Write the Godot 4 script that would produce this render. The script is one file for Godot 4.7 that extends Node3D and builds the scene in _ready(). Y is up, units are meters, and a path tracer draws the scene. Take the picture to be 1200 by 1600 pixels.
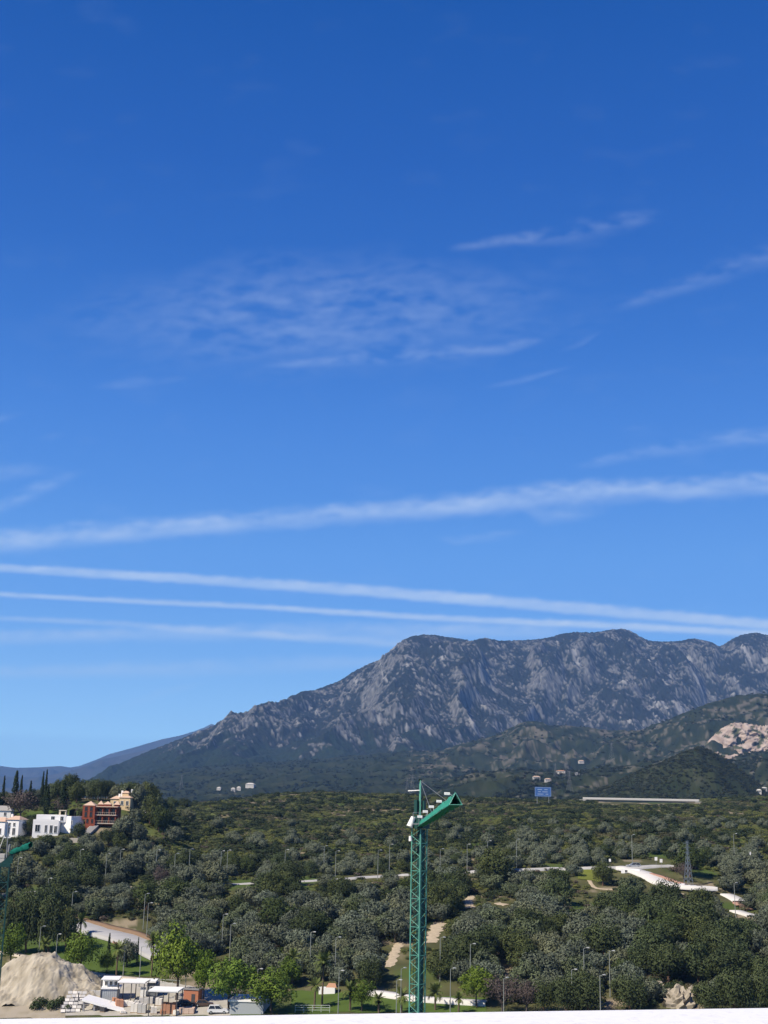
extends Node3D
# A hillside of olives and pines under a limestone mountain, seen over the white parapet of a tall building.
const F := 1931.37          # focal length in pixels of the 1200 x 1600 photograph (vertical fov 45 degrees)
const PITCH := 0.2315
const ROLL := 0.021
const EXPOSURE := 1.35
const HAZE := 0.000055       # extinction of the air per metre
const EYE := Vector3(0, 50, 0)
var cb: Basis
var rng := RandomNumberGenerator.new()
var mats := {}
var taken := {}

# ---------------------------------------------------------------- mesh builder
class MB:
	var v := PackedVector3Array()
	var c := PackedColorArray()
	var n := PackedVector3Array()
	var ix := PackedInt32Array()
	func vert(p: Vector3, col := Color.WHITE, nn := Vector3.ZERO) -> int:
		v.append(p); c.append(col); n.append(nn)
		return v.size() - 1
	func tri(a: Vector3, b: Vector3, d: Vector3, col := Color.WHITE) -> void:
		var nn := (d - a).cross(b - a).normalized()
		var k := v.size()
		v.append(a); v.append(b); v.append(d)
		for i in 3: c.append(col); n.append(nn)
		ix.append(k); ix.append(k + 1); ix.append(k + 2)
	func quad(a: Vector3, b: Vector3, d: Vector3, e: Vector3, col := Color.WHITE) -> void:
		var nn := (e - a).cross(b - a).normalized()
		var k := v.size()
		v.append(a); v.append(b); v.append(d); v.append(e)
		for i in 4: c.append(col); n.append(nn)
		for i in [0, 1, 2, 0, 2, 3]: ix.append(k + i)
	func box(at: Vector3, size: Vector3, col := Color.WHITE, bs := Basis()) -> void:
		# a box whose base centre is at «at»
		var h := size * 0.5
		var p := []
		for s in [Vector3(-1, 0, -1), Vector3(1, 0, -1), Vector3(1, 0, 1), Vector3(-1, 0, 1), Vector3(-1, 2, -1), Vector3(1, 2, -1), Vector3(1, 2, 1), Vector3(-1, 2, 1)]:
			p.append(at + bs * (s * h))
		for f in [[0, 1, 2, 3], [7, 6, 5, 4], [4, 5, 1, 0], [5, 6, 2, 1], [6, 7, 3, 2], [7, 4, 0, 3]]:
			quad(p[f[0]], p[f[1]], p[f[2]], p[f[3]], col)
	func tube(pts: Array, rad: Array, sides := 6, col := Color.WHITE, cap := true) -> void:
		var k0 := v.size()
		for i in pts.size():
			var d: Vector3 = (pts[min(i + 1, pts.size() - 1)] - pts[max(i - 1, 0)]).normalized()
			var a := d.cross(Vector3(0.31, 0.2, 0.93) if absf(d.z) < 0.8 else Vector3(1, 0.1, 0)).normalized()
			var b := d.cross(a)
			for s in sides:
				var w := TAU * s / sides
				var q := a * cos(w) + b * sin(w)
				vert(pts[i] + q * rad[i], col, q)
		for i in pts.size() - 1:
			for s in sides:
				var a0 := k0 + i * sides + s
				var a1 := k0 + i * sides + (s + 1) % sides
				for q in [a0, a0 + sides, a1, a1, a0 + sides, a1 + sides]: ix.append(q)
		if cap:
			for e in [0, pts.size() - 1]:
				for s in range(1, sides - 1):
					tri(v[k0 + e * sides], v[k0 + e * sides + s], v[k0 + e * sides + s + 1], col)
	func lathe(at: Vector3, prof: Array, sides := 14, col := Color.WHITE) -> void:
		var k0 := v.size()
		for i in prof.size():
			var d: Vector2 = prof[min(i + 1, prof.size() - 1)] - prof[max(i - 1, 0)]
			for s in sides:
				var w := TAU * s / sides
				vert(at + Vector3(prof[i].x * cos(w), prof[i].y, prof[i].x * sin(w)), col, Vector3(d.y * cos(w), -d.x, d.y * sin(w)).normalized())
		for i in prof.size() - 1:
			for s in sides:
				var a0 := k0 + i * sides + s
				var a1 := k0 + i * sides + (s + 1) % sides
				for q in [a0, a0 + sides, a1, a1, a0 + sides, a1 + sides]: ix.append(q)
	func prism(poly: Array, depth: float, bs: Basis, at: Vector3, col := Color.WHITE) -> void:
		# polygon in the x-y plane of bs, centred along z
		var pp := PackedVector2Array(poly)
		var t := Geometry2D.triangulate_polygon(pp)
		for s in [-0.5, 0.5]:
			for i in range(0, t.size(), 3):
				var q := []
				for k in 3: q.append(at + bs * Vector3(pp[t[i + k]].x, pp[t[i + k]].y, s * depth))
				if s > 0: tri(q[0], q[2], q[1], col)
				else: tri(q[0], q[1], q[2], col)
		for i in pp.size():
			var a := pp[i]
			var b := pp[(i + 1) % pp.size()]
			quad(at + bs * Vector3(a.x, a.y, -0.5 * depth), at + bs * Vector3(b.x, b.y, -0.5 * depth), at + bs * Vector3(b.x, b.y, 0.5 * depth), at + bs * Vector3(a.x, a.y, 0.5 * depth), col)
	func grid(w: int, h: int, from := 0) -> void:
		for j in h - 1:
			for i in w - 1:
				var a := from + j * w + i
				for q in [a, a + w, a + 1, a + 1, a + w, a + w + 1]: ix.append(q)
	func smooth(from := 0) -> void:
		# area-weighted normals for indexed surfaces
		var acc := PackedVector3Array()
		acc.resize(v.size())
		for i in range(0, ix.size(), 3):
			var a := ix[i]
			var b := ix[i + 1]
			var d := ix[i + 2]
			if a < from: continue
			var f := (v[d] - v[a]).cross(v[b] - v[a])
			acc[a] += f; acc[b] += f; acc[d] += f
		for i in range(from, v.size()): n[i] = acc[i].normalized()
	func mesh() -> ArrayMesh:
		var a := []
		a.resize(Mesh.ARRAY_MAX)
		a[Mesh.ARRAY_VERTEX] = v; a[Mesh.ARRAY_NORMAL] = n; a[Mesh.ARRAY_COLOR] = c; a[Mesh.ARRAY_INDEX] = ix
		var m := ArrayMesh.new()
		m.add_surface_from_arrays(Mesh.PRIMITIVE_TRIANGLES, a)
		return m

func lin(r: float, g: float, b: float) -> Color: return Color(r, g, b).linear_to_srgb()

func mat(key: String, col := Color.WHITE, rough := 0.85, metal := 0.0) -> StandardMaterial3D:
	# col is a linear base colour; vertex colours multiply it
	if not mats.has(key):
		var m := StandardMaterial3D.new()
		m.albedo_color = Color(col.r, col.g, col.b).linear_to_srgb()
		m.roughness = rough; m.metallic = metal
		if rough > 0.8: m.metallic_specular = 0.1
		m.vertex_color_use_as_albedo = true
		m.resource_name = key
		mats[key] = m
	return mats[key]

func noise(seed_: int, freq: float, oct := 4, ridged := false, kind := FastNoiseLite.TYPE_SIMPLEX_SMOOTH) -> FastNoiseLite:
	var f := FastNoiseLite.new()
	f.seed = seed_; f.frequency = freq; f.fractal_octaves = oct; f.noise_type = kind
	f.fractal_type = FastNoiseLite.FRACTAL_RIDGED if ridged else (FastNoiseLite.FRACTAL_FBM if oct > 1 else FastNoiseLite.FRACTAL_NONE)
	return f

func noise_tex(seed_: int, freq: float, stops: Array, size := 512, normal := false, kind := FastNoiseLite.TYPE_SIMPLEX_SMOOTH, ridged := false) -> NoiseTexture2D:
	var t := NoiseTexture2D.new()
	t.width = size; t.height = size; t.seamless = true
	t.noise = noise(seed_, freq, 5, ridged, kind)
	if normal:
		t.as_normal_map = true; t.bump_strength = 6.0
	else:
		var g := Gradient.new()
		g.offsets = PackedFloat32Array(stops.map(func(s): return s[0]))
		g.colors = PackedColorArray(stops.map(func(s): return s[1].linear_to_srgb()))
		t.color_ramp = g
	return t

func numbered(called: String) -> String:
	var k: int = taken.get(called, -1) + 1
	taken[called] = k
	return called if k == 0 else "%s_%03d" % [called, k]

func tag(o: Node, label := "", category := "", group := "", kind := "") -> Node:
	if label: o.set_meta("label", label)
	if category: o.set_meta("category", category)
	if group: o.set_meta("group", group)
	if kind: o.set_meta("kind", kind)
	return o

func base(called: String, at: Vector3, turn := 0.0) -> Node3D:
	var o := Node3D.new()
	o.name = numbered(called)
	add_child(o)
	o.position = at; o.rotation.y = turn
	return o

func put(mesh: Mesh, called: String, m: Material, parent: Node = null) -> MeshInstance3D:
	var o := MeshInstance3D.new()
	o.mesh = mesh; o.material_override = m
	o.name = called if parent else numbered(called)
	(parent if parent else self).add_child(o, true)
	return o

func build(b: MB, called: String, m: Material, parent: Node = null) -> MeshInstance3D: return put(b.mesh(), called, m, parent)

# ---------------------------------------------------------------- where things stand
func ray(px: float, py: float) -> Vector3: return cb * Vector3((px - 600.0) / F, (800.0 - py) / F, -1.0)

func at(px: float, py: float, d: float) -> Vector3:
	var r := ray(px, py)
	return EYE + r * (d / -r.z)

func pix(p: Vector3) -> Vector2:
	var q := cb.inverse() * (p - EYE)
	return Vector2(600.0 - q.x / q.z * F, 800.0 + q.y / q.z * F)

# the near hillside: rows of the photograph at which the ground lies, by column and distance
const COLS: Array[float] = [-250.0, -100.0, 0.0, 100.0, 200.0, 300.0, 450.0, 600.0, 750.0, 900.0, 1050.0, 1200.0, 1300.0, 1450.0]
const DS: Array[float] = [270.0, 300.0, 330.0, 370.0, 410.0, 450.0, 500.0, 560.0, 650.0, 760.0, 900.0, 1050.0, 1200.0]
const ROWS := [
	[1640, 1640, 1640, 1640, 1640, 1640, 1635, 1630, 1625, 1620, 1620, 1620, 1620, 1620],
	[1588, 1588, 1588, 1586, 1584, 1580, 1575, 1570, 1570, 1565, 1562, 1562, 1562, 1562],
	[1527, 1527, 1527, 1530, 1535, 1535, 1526, 1508, 1500, 1500, 1500, 1500, 1500, 1500],
	[1470, 1470, 1472, 1474, 1472, 1466, 1455, 1445, 1440, 1440, 1440, 1440, 1440, 1440],
	[1420, 1420, 1420, 1416, 1412, 1405, 1398, 1398, 1394, 1390, 1398, 1415, 1420, 1420],
	[1360, 1360, 1362, 1350, 1350, 1365, 1368, 1365, 1358, 1352, 1354, 1368, 1370, 1370],
	[1300, 1300, 1305, 1300, 1302, 1335, 1340, 1338, 1332, 1324, 1324, 1332, 1332, 1332],
	[1250, 1252, 1256, 1250, 1256, 1302, 1315, 1314, 1310, 1302, 1302, 1309, 1309, 1309],
	[1255, 1255, 1256, 1254, 1262, 1280, 1291, 1292, 1291, 1283, 1284, 1288, 1288, 1288],
	[1265, 1265, 1265, 1265, 1268, 1264, 1266, 1269, 1272, 1267, 1269, 1270, 1270, 1270],
	[1272, 1272, 1272, 1272, 1268, 1257, 1246, 1248, 1254, 1257, 1259, 1256, 1256, 1256],
	[1285, 1285, 1285, 1282, 1274, 1262, 1242, 1243, 1250, 1252, 1253, 1246, 1246, 1246],
	[1295, 1295, 1295, 1292, 1284, 1278, 1266, 1266, 1268, 1268, 1268, 1268, 1268, 1268]]
var tcol: Array[float] = []
var hrow := []
var gn: FastNoiseLite
var gn2: FastNoiseLite

func init_ground() -> void:
	gn = noise(11, 0.012, 3); gn2 = noise(12, 0.06, 2)
	for c in COLS:
		var p := at(c, 1400, 400)
		tcol.append(p.x / 400.0)
	for j in DS.size():
		var r := []
		for i in COLS.size(): r.append(at(COLS[i], ROWS[j][i], DS[j]).y)
		hrow.append(r)

func cub(a: float, b: float, c: float, d: float, t: float) -> float:
	return b + 0.5 * t * (c - a + t * (2.0 * a - 5.0 * b + 4.0 * c - d + t * (3.0 * (b - c) + d - a)))

func ground(x: float, z: float) -> float:
	var d := -z
	var t := x / maxf(d, 60.0)
	var ci := 0
	while ci < tcol.size() - 2 and t > tcol[ci + 1]: ci += 1
	var u := clampf((t - tcol[ci]) / (tcol[ci + 1] - tcol[ci]), 0.0, 1.0)
	var cn := tcol.size() - 1
	var dj := 0
	while dj < DS.size() - 2 and d > DS[dj + 1]: dj += 1
	var w := (d - DS[dj]) / (DS[dj + 1] - DS[dj])
	if d < DS[0]: w = 0.0
	w = clampf(w, 0.0, 1.0)
	var q := [0.0, 0.0, 0.0, 0.0]
	for k in 4:
		var r: Array = hrow[clampi(dj + k - 1, 0, DS.size() - 1)]
		q[k] = cub(r[maxi(ci - 1, 0)], r[ci], r[ci + 1], r[mini(ci + 2, cn)], u)
	var h := cub(q[0], q[1], q[2], q[3], w)
	var rough := smoothstep(335.0, 420.0, d)
	h += gn.get_noise_2d(x, z) * 1.6 * rough + gn2.get_noise_2d(x, z) * 0.35 * rough
	return h

func on(x: float, z: float) -> Vector3: return Vector3(x, ground(x, z), z)

func hit(px: float, py: float) -> Vector3:
	# where a line of sight meets the hillside
	var r := ray(px, py)
	r = r / -r.z
	var d := 285.0
	while d < 1300.0:
		var p := EYE + r * d
		if p.y < ground(p.x, p.z): return on(p.x, p.z)
		d += 1.0
	return on((EYE + r * 700.0).x, -700.0)

func foot(px: float, py: float, tall: float) -> Vector3:
	# the spot on the hillside where a thing of that height ends at that row
	var r := ray(px, py)
	r = r / -r.z
	var d := 285.0
	while d < 1300.0:
		var p := EYE + r * d
		if p.y - tall < ground(p.x, p.z): return on(p.x, p.z)
		d += 1.0
	return on((EYE + r * 700.0).x, -700.0)

func curve(pts: Array, x: float) -> float:
	if x <= pts[0][0]: return pts[0][1]
	for i in pts.size() - 1:
		if x <= pts[i + 1][0]:
			return lerpf(pts[i][1], pts[i + 1][1], (x - pts[i][0]) / (pts[i + 1][0] - pts[i][0]))
	return pts[-1][1]

# ---------------------------------------------------------------- sky
const AIR := [[-90, 150, 194, 239], [0, 148, 193, 239], [2, 143, 190, 238], [4.2, 132, 182, 238], [6.5, 117, 170, 235], [9, 103, 159, 232], [11.2, 98, 155, 230], [14, 86, 144, 224], [17.5, 75, 133, 217], [21, 62, 120, 206], [25, 51, 108, 195], [29, 43, 99, 186], [36, 31, 88, 172], [50, 26, 78, 160], [90, 22, 68, 148]]   # colour of the clear sky by elevation, as seen from the ground
const MIST := [0.10, 0.20, 0.52]       # what the low haze adds of its own
# the condensation trails and cirrus of the photograph as lines in the sky: [[x, y, half width], ...], opacity, edge softness, streakiness
const TRAILS := [
	[[[-700, 905, 30], [0, 847, 22], [200, 830, 19], [400, 813, 18], [600, 799, 18], [750, 786, 21], [870, 775, 24], [1000, 766, 20], [1200, 757, 20], [1900, 725, 24]], 0.33, 0.9, 0.55],
	[[[-700, 845, 6], [0, 887, 6.5], [300, 905, 8], [600, 925, 10], [900, 950, 10], [1100, 967, 9], [1300, 984, 8], [1900, 1030, 6]], 0.52, 0.6, 0.3],
	[[[-700, 890, 3], [0, 929, 3.6], [400, 948, 4.2], [650, 964, 5], [900, 975, 5.5], [1200, 990, 6], [1900, 1030, 6]], 0.55, 0.6, 0.2],
	[[[-700, 915, 4], [0, 966, 4], [200, 975, 5], [330, 986, 7], [480, 997, 7], [640, 1007, 8], [900, 1024, 8]], 0.32, 0.9, 0.35],
	[[[-600, 1010, 20], [0, 996, 13], [200, 991, 13], [450, 987, 16], [620, 988, 19], [900, 985, 18]], 0.23, 0.9, 0.4],
	[[[-600, 1075, 16], [0, 1050, 12], [300, 1045, 16], [560, 1034, 14], [700, 1030, 8]], 0.17, 0.9, 0.35],
	[[[690, 390, 5], [800, 377, 12], [900, 362, 19], [960, 350, 19], [1050, 330, 8]], 0.085, 1.0, 1.3],
	[[[940, 490, 8], [1100, 434, 20], [1200, 400, 22], [1380, 340, 8]], 0.06, 1.0, 1.3],
	[[[880, 734, 6], [1000, 708, 12], [1100, 693, 16], [1200, 680, 16], [1500, 650, 8]], 0.10, 1.0, 1.2],
	[[[-150, 850, 6], [0, 792, 14], [70, 760, 18], [140, 734, 4]], 0.14, 1.0, 0.9],
	[[[-100, 750, 12], [0, 738, 18], [110, 732, 5]], 0.08, 1.0, 0.9],
	[[[-80, 662, 4], [0, 653, 9], [50, 643, 2]], 0.09, 1.0, 0.7],
	[[[45, 688, 2], [82, 682, 8], [118, 678, 2]], 0.08, 1.0, 0.7],
	[[[130, 606, 2], [215, 597, 12], [310, 590, 2]], 0.07, 1.0, 0.8],
	[[[400, 575, 5], [560, 562, 10], [700, 553, 13], [790, 546, 11], [870, 524, 5]], 0.075, 1.0, 1.2],
	[[[860, 554, 2], [910, 536, 7], [960, 504, 2]], 0.06, 1.0, 0.7],
	[[[740, 610, 2], [820, 594, 7], [910, 568, 2]], 0.065, 1.0, 0.7],
	[[[670, 838, 2], [710, 846, 8], [770, 838, 9], [840, 828, 2]], 0.09, 1.0, 0.9],
	[[[790, 785, 2], [850, 808, 16], [890, 800, 18], [980, 790, 3]], 0.12, 1.0, 0.9],
	[[[160, 1114, 2], [250, 1085, 10], [350, 1058, 2]], 0.06, 1.0, 0.6],
	[[[540, 1018, 6], [700, 986, 12], [1000, 978, 14], [1250, 1000, 10]], 0.10, 1.0, 0.5],
	[[[950, 673, 2], [990, 670, 6], [1030, 667, 2]], 0.05, 1.0, 0.6]]

func air(el: float) -> Color:
	for i in AIR.size() - 1:
		if el <= AIR[i + 1][0]:
			var k: float = (el - AIR[i][0]) / (AIR[i + 1][0] - AIR[i][0])
			var a := Color8(AIR[i][1], AIR[i][2], AIR[i][3]).srgb_to_linear()
			var b := Color8(AIR[i + 1][1], AIR[i + 1][2], AIR[i + 1][3]).srgb_to_linear()
			# the haze near the ground is drawn as real air, so the sky behind it is set as bright as it must be to show through it
			var see := exp(-HAZE * minf(1000.0 / maxf(sin(deg_to_rad(el)), 0.01), 21000.0))
			var c := a.lerp(b, k)
			return Color(maxf(0.002, (c.r - MIST[0] * (1.0 - see)) / see), maxf(0.01, (c.g - MIST[1] * (1.0 - see)) / see), maxf(0.02, (c.b - MIST[2] * (1.0 - see)) / see)) * (1.0 / EXPOSURE)
	return Color.BLACK

func make_sky() -> Sky:
	var w := 4096
	var h := 2048
	var im := Image.create_empty(w, h, false, Image.FORMAT_RGBF)
	for j in h: im.fill_rect(Rect2i(0, j, w, 1), air(90.0 - (j + 0.5) * 180.0 / h))
	var fib := noise(3, 0.010, 5)
	var fine := noise(4, 0.035, 4)
	var warp := noise(5, 0.006, 2)
	var patch := noise(6, 0.0045, 3)
	var white := Color(0.66, 0.80, 1.0) * (1.0 / EXPOSURE)
	# thin cirrus round the whole sky, sparse, in coarse steps
	for j in range(440, 960, 2):
		var el := 90.0 - (j + 1.0) * 180.0 / h
		for i in range(0, w, 4):
			if i > 1660 and i < 2440: continue
			var a := smoothstep(0.25, 0.8, patch.get_noise_2d(i * 1.0, j * 2.0 + 4000.0)) * smoothstep(-0.3, 0.7, fib.get_noise_2d(i * 0.6, j * 2.6))
			a *= minf(1.0, minf(absf(i - 1660.0), absf(i - 2440.0)) / 60.0)
			if a > 0.01: im.fill_rect(Rect2i((i + 2048) % w, j, 4, 2), air(el).lerp(white, a * 0.22))
	var inv := cb.inverse()
	for j in range(500, 1060):
		var el := deg_to_rad(90.0 - (j + 0.5) * 180.0 / h)
		var ground_air := air(rad_to_deg(el))
		for i in range(1660, 2440):
			var az := (i + 0.5 - w * 0.5) * TAU / w
			var q := inv * Vector3(sin(az) * cos(el), sin(el), -cos(az) * cos(el))
			var x := 600.0 - q.x / q.z * F
			var y := 800.0 + q.y / q.z * F
			var al := 0.0
			var wx := warp.get_noise_2d(x, y) * 14.0
			var f1 := fib.get_noise_2d(x * 0.55 + y * 0.25, y * 2.6 + wx)
			var f2 := fine.get_noise_2d(x * 0.6 + y * 0.3, y * 1.6 + wx)
			for t in TRAILS:
				var p: Array = t[0]
				if x < p[0][0] or x > p[-1][0]: continue
				for k in p.size() - 1:
					if x <= p[k + 1][0]:
						var u: float = (x - p[k][0]) / (p[k + 1][0] - p[k][0])
						var us := u * u * (3.0 - 2.0 * u)
						var hw := lerpf(p[k][2], p[k + 1][2], u)
						var dy: float = (y - lerpf(p[k][1], p[k + 1][1], u) + wx * 0.12 * t[3] + f2 * hw * 0.28) / hw
						if absf(dy) < 2.0:
							var e := smoothstep(0.0, 60.0, minf(x - p[0][0], p[-1][0] - x)) * (1.0 - smoothstep(1.0 - t[2], 1.25, absf(dy)))
							al += t[1] * e * clampf(1.0 + t[3] * (f1 * 1.5 + f2 * 0.9), 0.0, 2.0)
						break
			# the large faint cirrus veil
			var vx := (x - 505.0) / 440.0
			var vy := (y - 490.0 + (x - 520.0) * 0.03) / 104.0
			var veil := 1.0 - smoothstep(0.25, 1.15, sqrt(vx * vx + vy * vy) + f1 * 0.35)
			if veil > 0.0: al += 0.15 * veil * clampf(0.60 + f1 * 1.0 + f2 * 0.6, 0.0, 1.6)
			al += 0.025 * smoothstep(0.15, 0.7, patch.get_noise_2d(x * 1.2, y * 2.6)) * clampf(0.5 + f1, 0.0, 1.0)
			al = clampf(al, 0.0, 0.8)
			if al > 0.003: im.set_pixel((i + 2048) % w, j, ground_air.lerp(white, al))
	var s := Sky.new()
	var pm := PanoramaSkyMaterial.new()
	pm.panorama = ImageTexture.create_from_image(im)
	s.sky_material = pm
	return s

# ---------------------------------------------------------------- mountains
const RIDGE := [[-400, 1290], [60, 1262], [120, 1238], [170, 1207], [200, 1191], [240, 1172], [280, 1156], [330, 1136], [345, 1129], [375, 1121], [400, 1113], [435, 1106], [450, 1096], [470, 1083], [490, 1079], [510, 1071], [530, 1063], [550, 1049], [570, 1039], [590, 1031], [605, 1021], [615, 1011], [628, 999], [640, 994], [660, 991], [680, 992], [700, 995], [720, 998], [735, 1002], [750, 997], [765, 998], [780, 1001], [810, 1000], [830, 999], [850, 997], [865, 994], [880, 989], [900, 987], [925, 988], [950, 984], [975, 982], [985, 984], [1000, 993], [1015, 1000], [1040, 1002], [1065, 1001], [1085, 997], [1100, 999], [1118, 1004], [1127, 1010], [1145, 999], [1165, 991], [1185, 988], [1200, 991], [1260, 1000], [1350, 1030], [1600, 1120]]
const MX0 := -2700.0
const MD0 := 3700.0
const CELL := 12.0
const MW := 480
const MH := 330
var mh := PackedFloat32Array()

func px_of(t: float, py: float) -> float:
	# the column in which a bearing x / distance is seen at that row
	var a := ray(0, py)
	var b := ray(1200, py)
	var ta := a.x / -a.z
	var tb := b.x / -b.z
	return (t - ta) / (tb - ta) * 1200.0

func ridge_d(px: float) -> float: return curve([[-400, 5200], [170, 5700], [450, 6200], [650, 6450], [900, 6900], [1130, 7150], [1600, 7300]], px)

func mountain_base(x: float, d: float, wn: FastNoiseLite, rn: FastNoiseLite) -> float:
	var px := px_of(x / d, 1080.0)
	var dr := ridge_d(px)
	var top := at(px, curve(RIDGE, px), dr).y
	var foot_y := 30.0
	var reach := 2350.0 + wn.get_noise_2d(x * 0.4, 77.0) * 500.0
	if d > dr: return top - (d - dr) * 0.45
	var q := (dr - d) / reach
	var h := foot_y + (top - foot_y) * pow(maxf(0.0, 1.0 - q), 1.12)
	var env := clampf(q * 5.0, 0.0, 1.0) * clampf(1.15 - q, 0.0, 1.0)
	# spurs that run downhill, a little to the left
	var wv := wn.get_noise_2d(x, d) * 260.0
	var r1 := 1.0 - absf(rn.get_noise_2d((x + (d - dr) * -0.28 + wv) * 1.0, d * 0.28)) * 2.0
	var r2 := 1.0 - absf(rn.get_noise_2d((x + (d - dr) * 0.1 - wv * 0.6) * 2.3 + 900.0, d * 0.7 + 500.0)) * 2.0
	h += env * minf(1.0, (top - 30.0) / 500.0) * (175.0 * r1 - 70.0 + 46.0 * r2 - 14.0)
	return h

func erode(hf: PackedFloat32Array, w: int, h: int, drops: int) -> void:
	var life := 46
	for k in drops:
		var x := rng.randf() * (w - 3) + 1.0
		var y := rng.randf() * (h - 3) + 1.0
		var dx := 0.0
		var dy := 0.0
		var speed := 1.0
		var water := 1.0
		var silt := 0.0
		for s in life:
			var ix := int(x)
			var iy := int(y)
			var u := x - ix
			var v := y - iy
			var i := iy * w + ix
			var a := hf[i]
			var b := hf[i + 1]
			var c := hf[i + w]
			var d := hf[i + w + 1]
			var gx := (b - a) * (1.0 - v) + (d - c) * v
			var gy := (c - a) * (1.0 - u) + (d - b) * u
			var h0 := a * (1.0 - u) * (1.0 - v) + b * u * (1.0 - v) + c * (1.0 - u) * v + d * u * v
			dx = dx * 0.25 - gx * 0.75
			dy = dy * 0.25 - gy * 0.75
			var l := sqrt(dx * dx + dy * dy)
			if l < 0.0001: break
			dx /= l; dy /= l
			x += dx; y += dy
			if x < 1.0 or y < 1.0 or x > w - 3.0 or y > h - 3.0: break
			ix = int(x); iy = int(y)
			var u2 := x - ix
			var v2 := y - iy
			var i2 := iy * w + ix
			var h1 := hf[i2] * (1.0 - u2) * (1.0 - v2) + hf[i2 + 1] * u2 * (1.0 - v2) + hf[i2 + w] * (1.0 - u2) * v2 + hf[i2 + w + 1] * u2 * v2
			var dh := h1 - h0
			var cap := maxf(-dh / CELL, 0.02) * speed * water * 4.0
			if silt > cap or dh > 0.0:
				var dep := minf(dh, silt) if dh > 0.0 else (silt - cap) * 0.25
				silt -= dep
				hf[i] += dep * (1.0 - u) * (1.0 - v); hf[i + 1] += dep * u * (1.0 - v); hf[i + w] += dep * (1.0 - u) * v; hf[i + w + 1] += dep * u * v
			else:
				var er := minf((cap - silt) * 0.3, -dh)
				silt += er
				hf[i] -= er * (1.0 - u) * (1.0 - v); hf[i + 1] -= er * u * (1.0 - v); hf[i + w] -= er * (1.0 - u) * v; hf[i + w + 1] -= er * u * v
			speed = sqrt(maxf(0.05, speed * speed - dh * 0.08))
			speed = minf(speed, 4.0)
			water *= 0.975

func mh_at(x: float, d: float) -> float:
	var fx := clampf((x - MX0) / CELL, 0.0, MW - 2.001)
	var fy := clampf((d - MD0) / CELL, 0.0, MH - 2.001)
	var ix := int(fx)
	var iy := int(fy)
	var u := fx - ix
	var v := fy - iy
	var i := iy * MW + ix
	return lerpf(lerpf(mh[i], mh[i + 1], u), lerpf(mh[i + MW], mh[i + MW + 1], u), v)

func make_mountain() -> void:
	var wn := noise(21, 0.0011, 2)
	var rn := noise(22, 0.00105, 4)
	mh.resize(MW * MH)
	for j in MH:
		for i in MW: mh[j * MW + i] = mountain_base(MX0 + i * CELL, MD0 + j * CELL, wn, rn)
	erode(mh, MW, MH, 60000)
	var crag := noise(23, 0.011, 4, true)
	var crag2 := noise(24, 0.055, 3)
	var veg := noise(25, 0.0045, 4)
	var veg2 := noise(26, 0.034, 5)
	var scree := noise(27, 0.009, 2)
	var b := MB.new()
	var cols := 700
	var rows := 280
	var bs := noise(28, 0.05, 2)
	for j in rows:
		var s := float(j) / (rows - 1)
		for i in cols:
			var px := lerpf(40.0, 1330.0, float(i) / (cols - 1))
			var dr := ridge_d(px) + 160.0
			var d := lerpf(MD0 + 150.0, dr, s)
			var r := ray(px, 1080.0)
			var x := r.x / -r.z * d
			var h := mh_at(x, d)
			var hx := mh_at(x + 18.0, d) - mh_at(x - 18.0, d)
			var hz := mh_at(x, d + 18.0) - mh_at(x, d - 18.0)
			var steep := sqrt(hx * hx + hz * hz) / 36.0
			var cr := crag.get_noise_2d(x * 1.0 + d * 0.35, d * 0.6)
			var c2 := crag2.get_noise_2d(x, d)
			var rockiness := steep * 0.50 + veg.get_noise_2d(x, d) * 0.8 + veg2.get_noise_2d(x + d * 0.4, d * 0.55) * 0.85 + c2 * 0.5
			var low := smoothstep(330.0, 190.0, h + veg.get_noise_2d(x * 1.3, d * 1.3 + 900.0) * 160.0)
			rockiness -= low * 0.85
			var rock := smoothstep(0.45, 0.66, rockiness)
			var fade := clampf((dr - 160.0 - d) / 120.0, 0.15, 1.0)
			h += (cr * 13.0 * (0.35 + 0.65 * rock) + c2 * 5.0) * fade
			h += bs.get_noise_2d(x, d) * 5.0
			var g := veg2.get_noise_2d(x * 2.1, d * 2.1 + 300.0)
			var scrub := Color(0.014, 0.018, 0.014).lerp(Color(0.031, 0.034, 0.026), clampf(0.4 + g * 0.9, 0.0, 1.0))
			var wood := Color(0.016, 0.026, 0.014).lerp(Color(0.032, 0.042, 0.022), clampf(0.35 + g, 0.0, 1.0))
			scrub = scrub.lerp(wood, low)
			var stone := Color(0.062, 0.062, 0.059).lerp(Color(0.235, 0.23, 0.215), clampf(0.4 + g * 0.8 + c2 * 0.5, 0.0, 1.0))
			var pale := smoothstep(0.50, 0.62, absf(scree.get_noise_2d(x * 1.4 + d * 0.2, d * 0.13))) * smoothstep(0.25, 0.5, steep) * (1.0 - low)
			stone = stone.lerp(Color(0.34, 0.33, 0.31), pale * 0.8)
			b.vert(Vector3(x, h, -d), scrub.lerp(stone, rock * 0.95))
	b.grid(cols, rows)
	b.smooth()
	tag(build(b, "mountain", mat("mountain_rock", Color(0.80, 0.82, 0.84), 0.95)), "", "", "", "structure")

const FAR := [[-500, 1190], [-200, 1200], [-60, 1195], [0, 1197], [25, 1200], [60, 1199], [95, 1197], [110, 1199], [125, 1197], [150, 1187], [170, 1178], [200, 1170], [225, 1163], [250, 1155], [280, 1149], [300, 1143], [318, 1136], [327, 1131], [336, 1134], [360, 1150], [500, 1190], [700, 1230]]
const FAR2 := [[-500, 1212], [0, 1213], [60, 1215], [110, 1205], [140, 1195], [160, 1186], [190, 1180], [230, 1172], [300, 1160], [500, 1210]]

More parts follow.
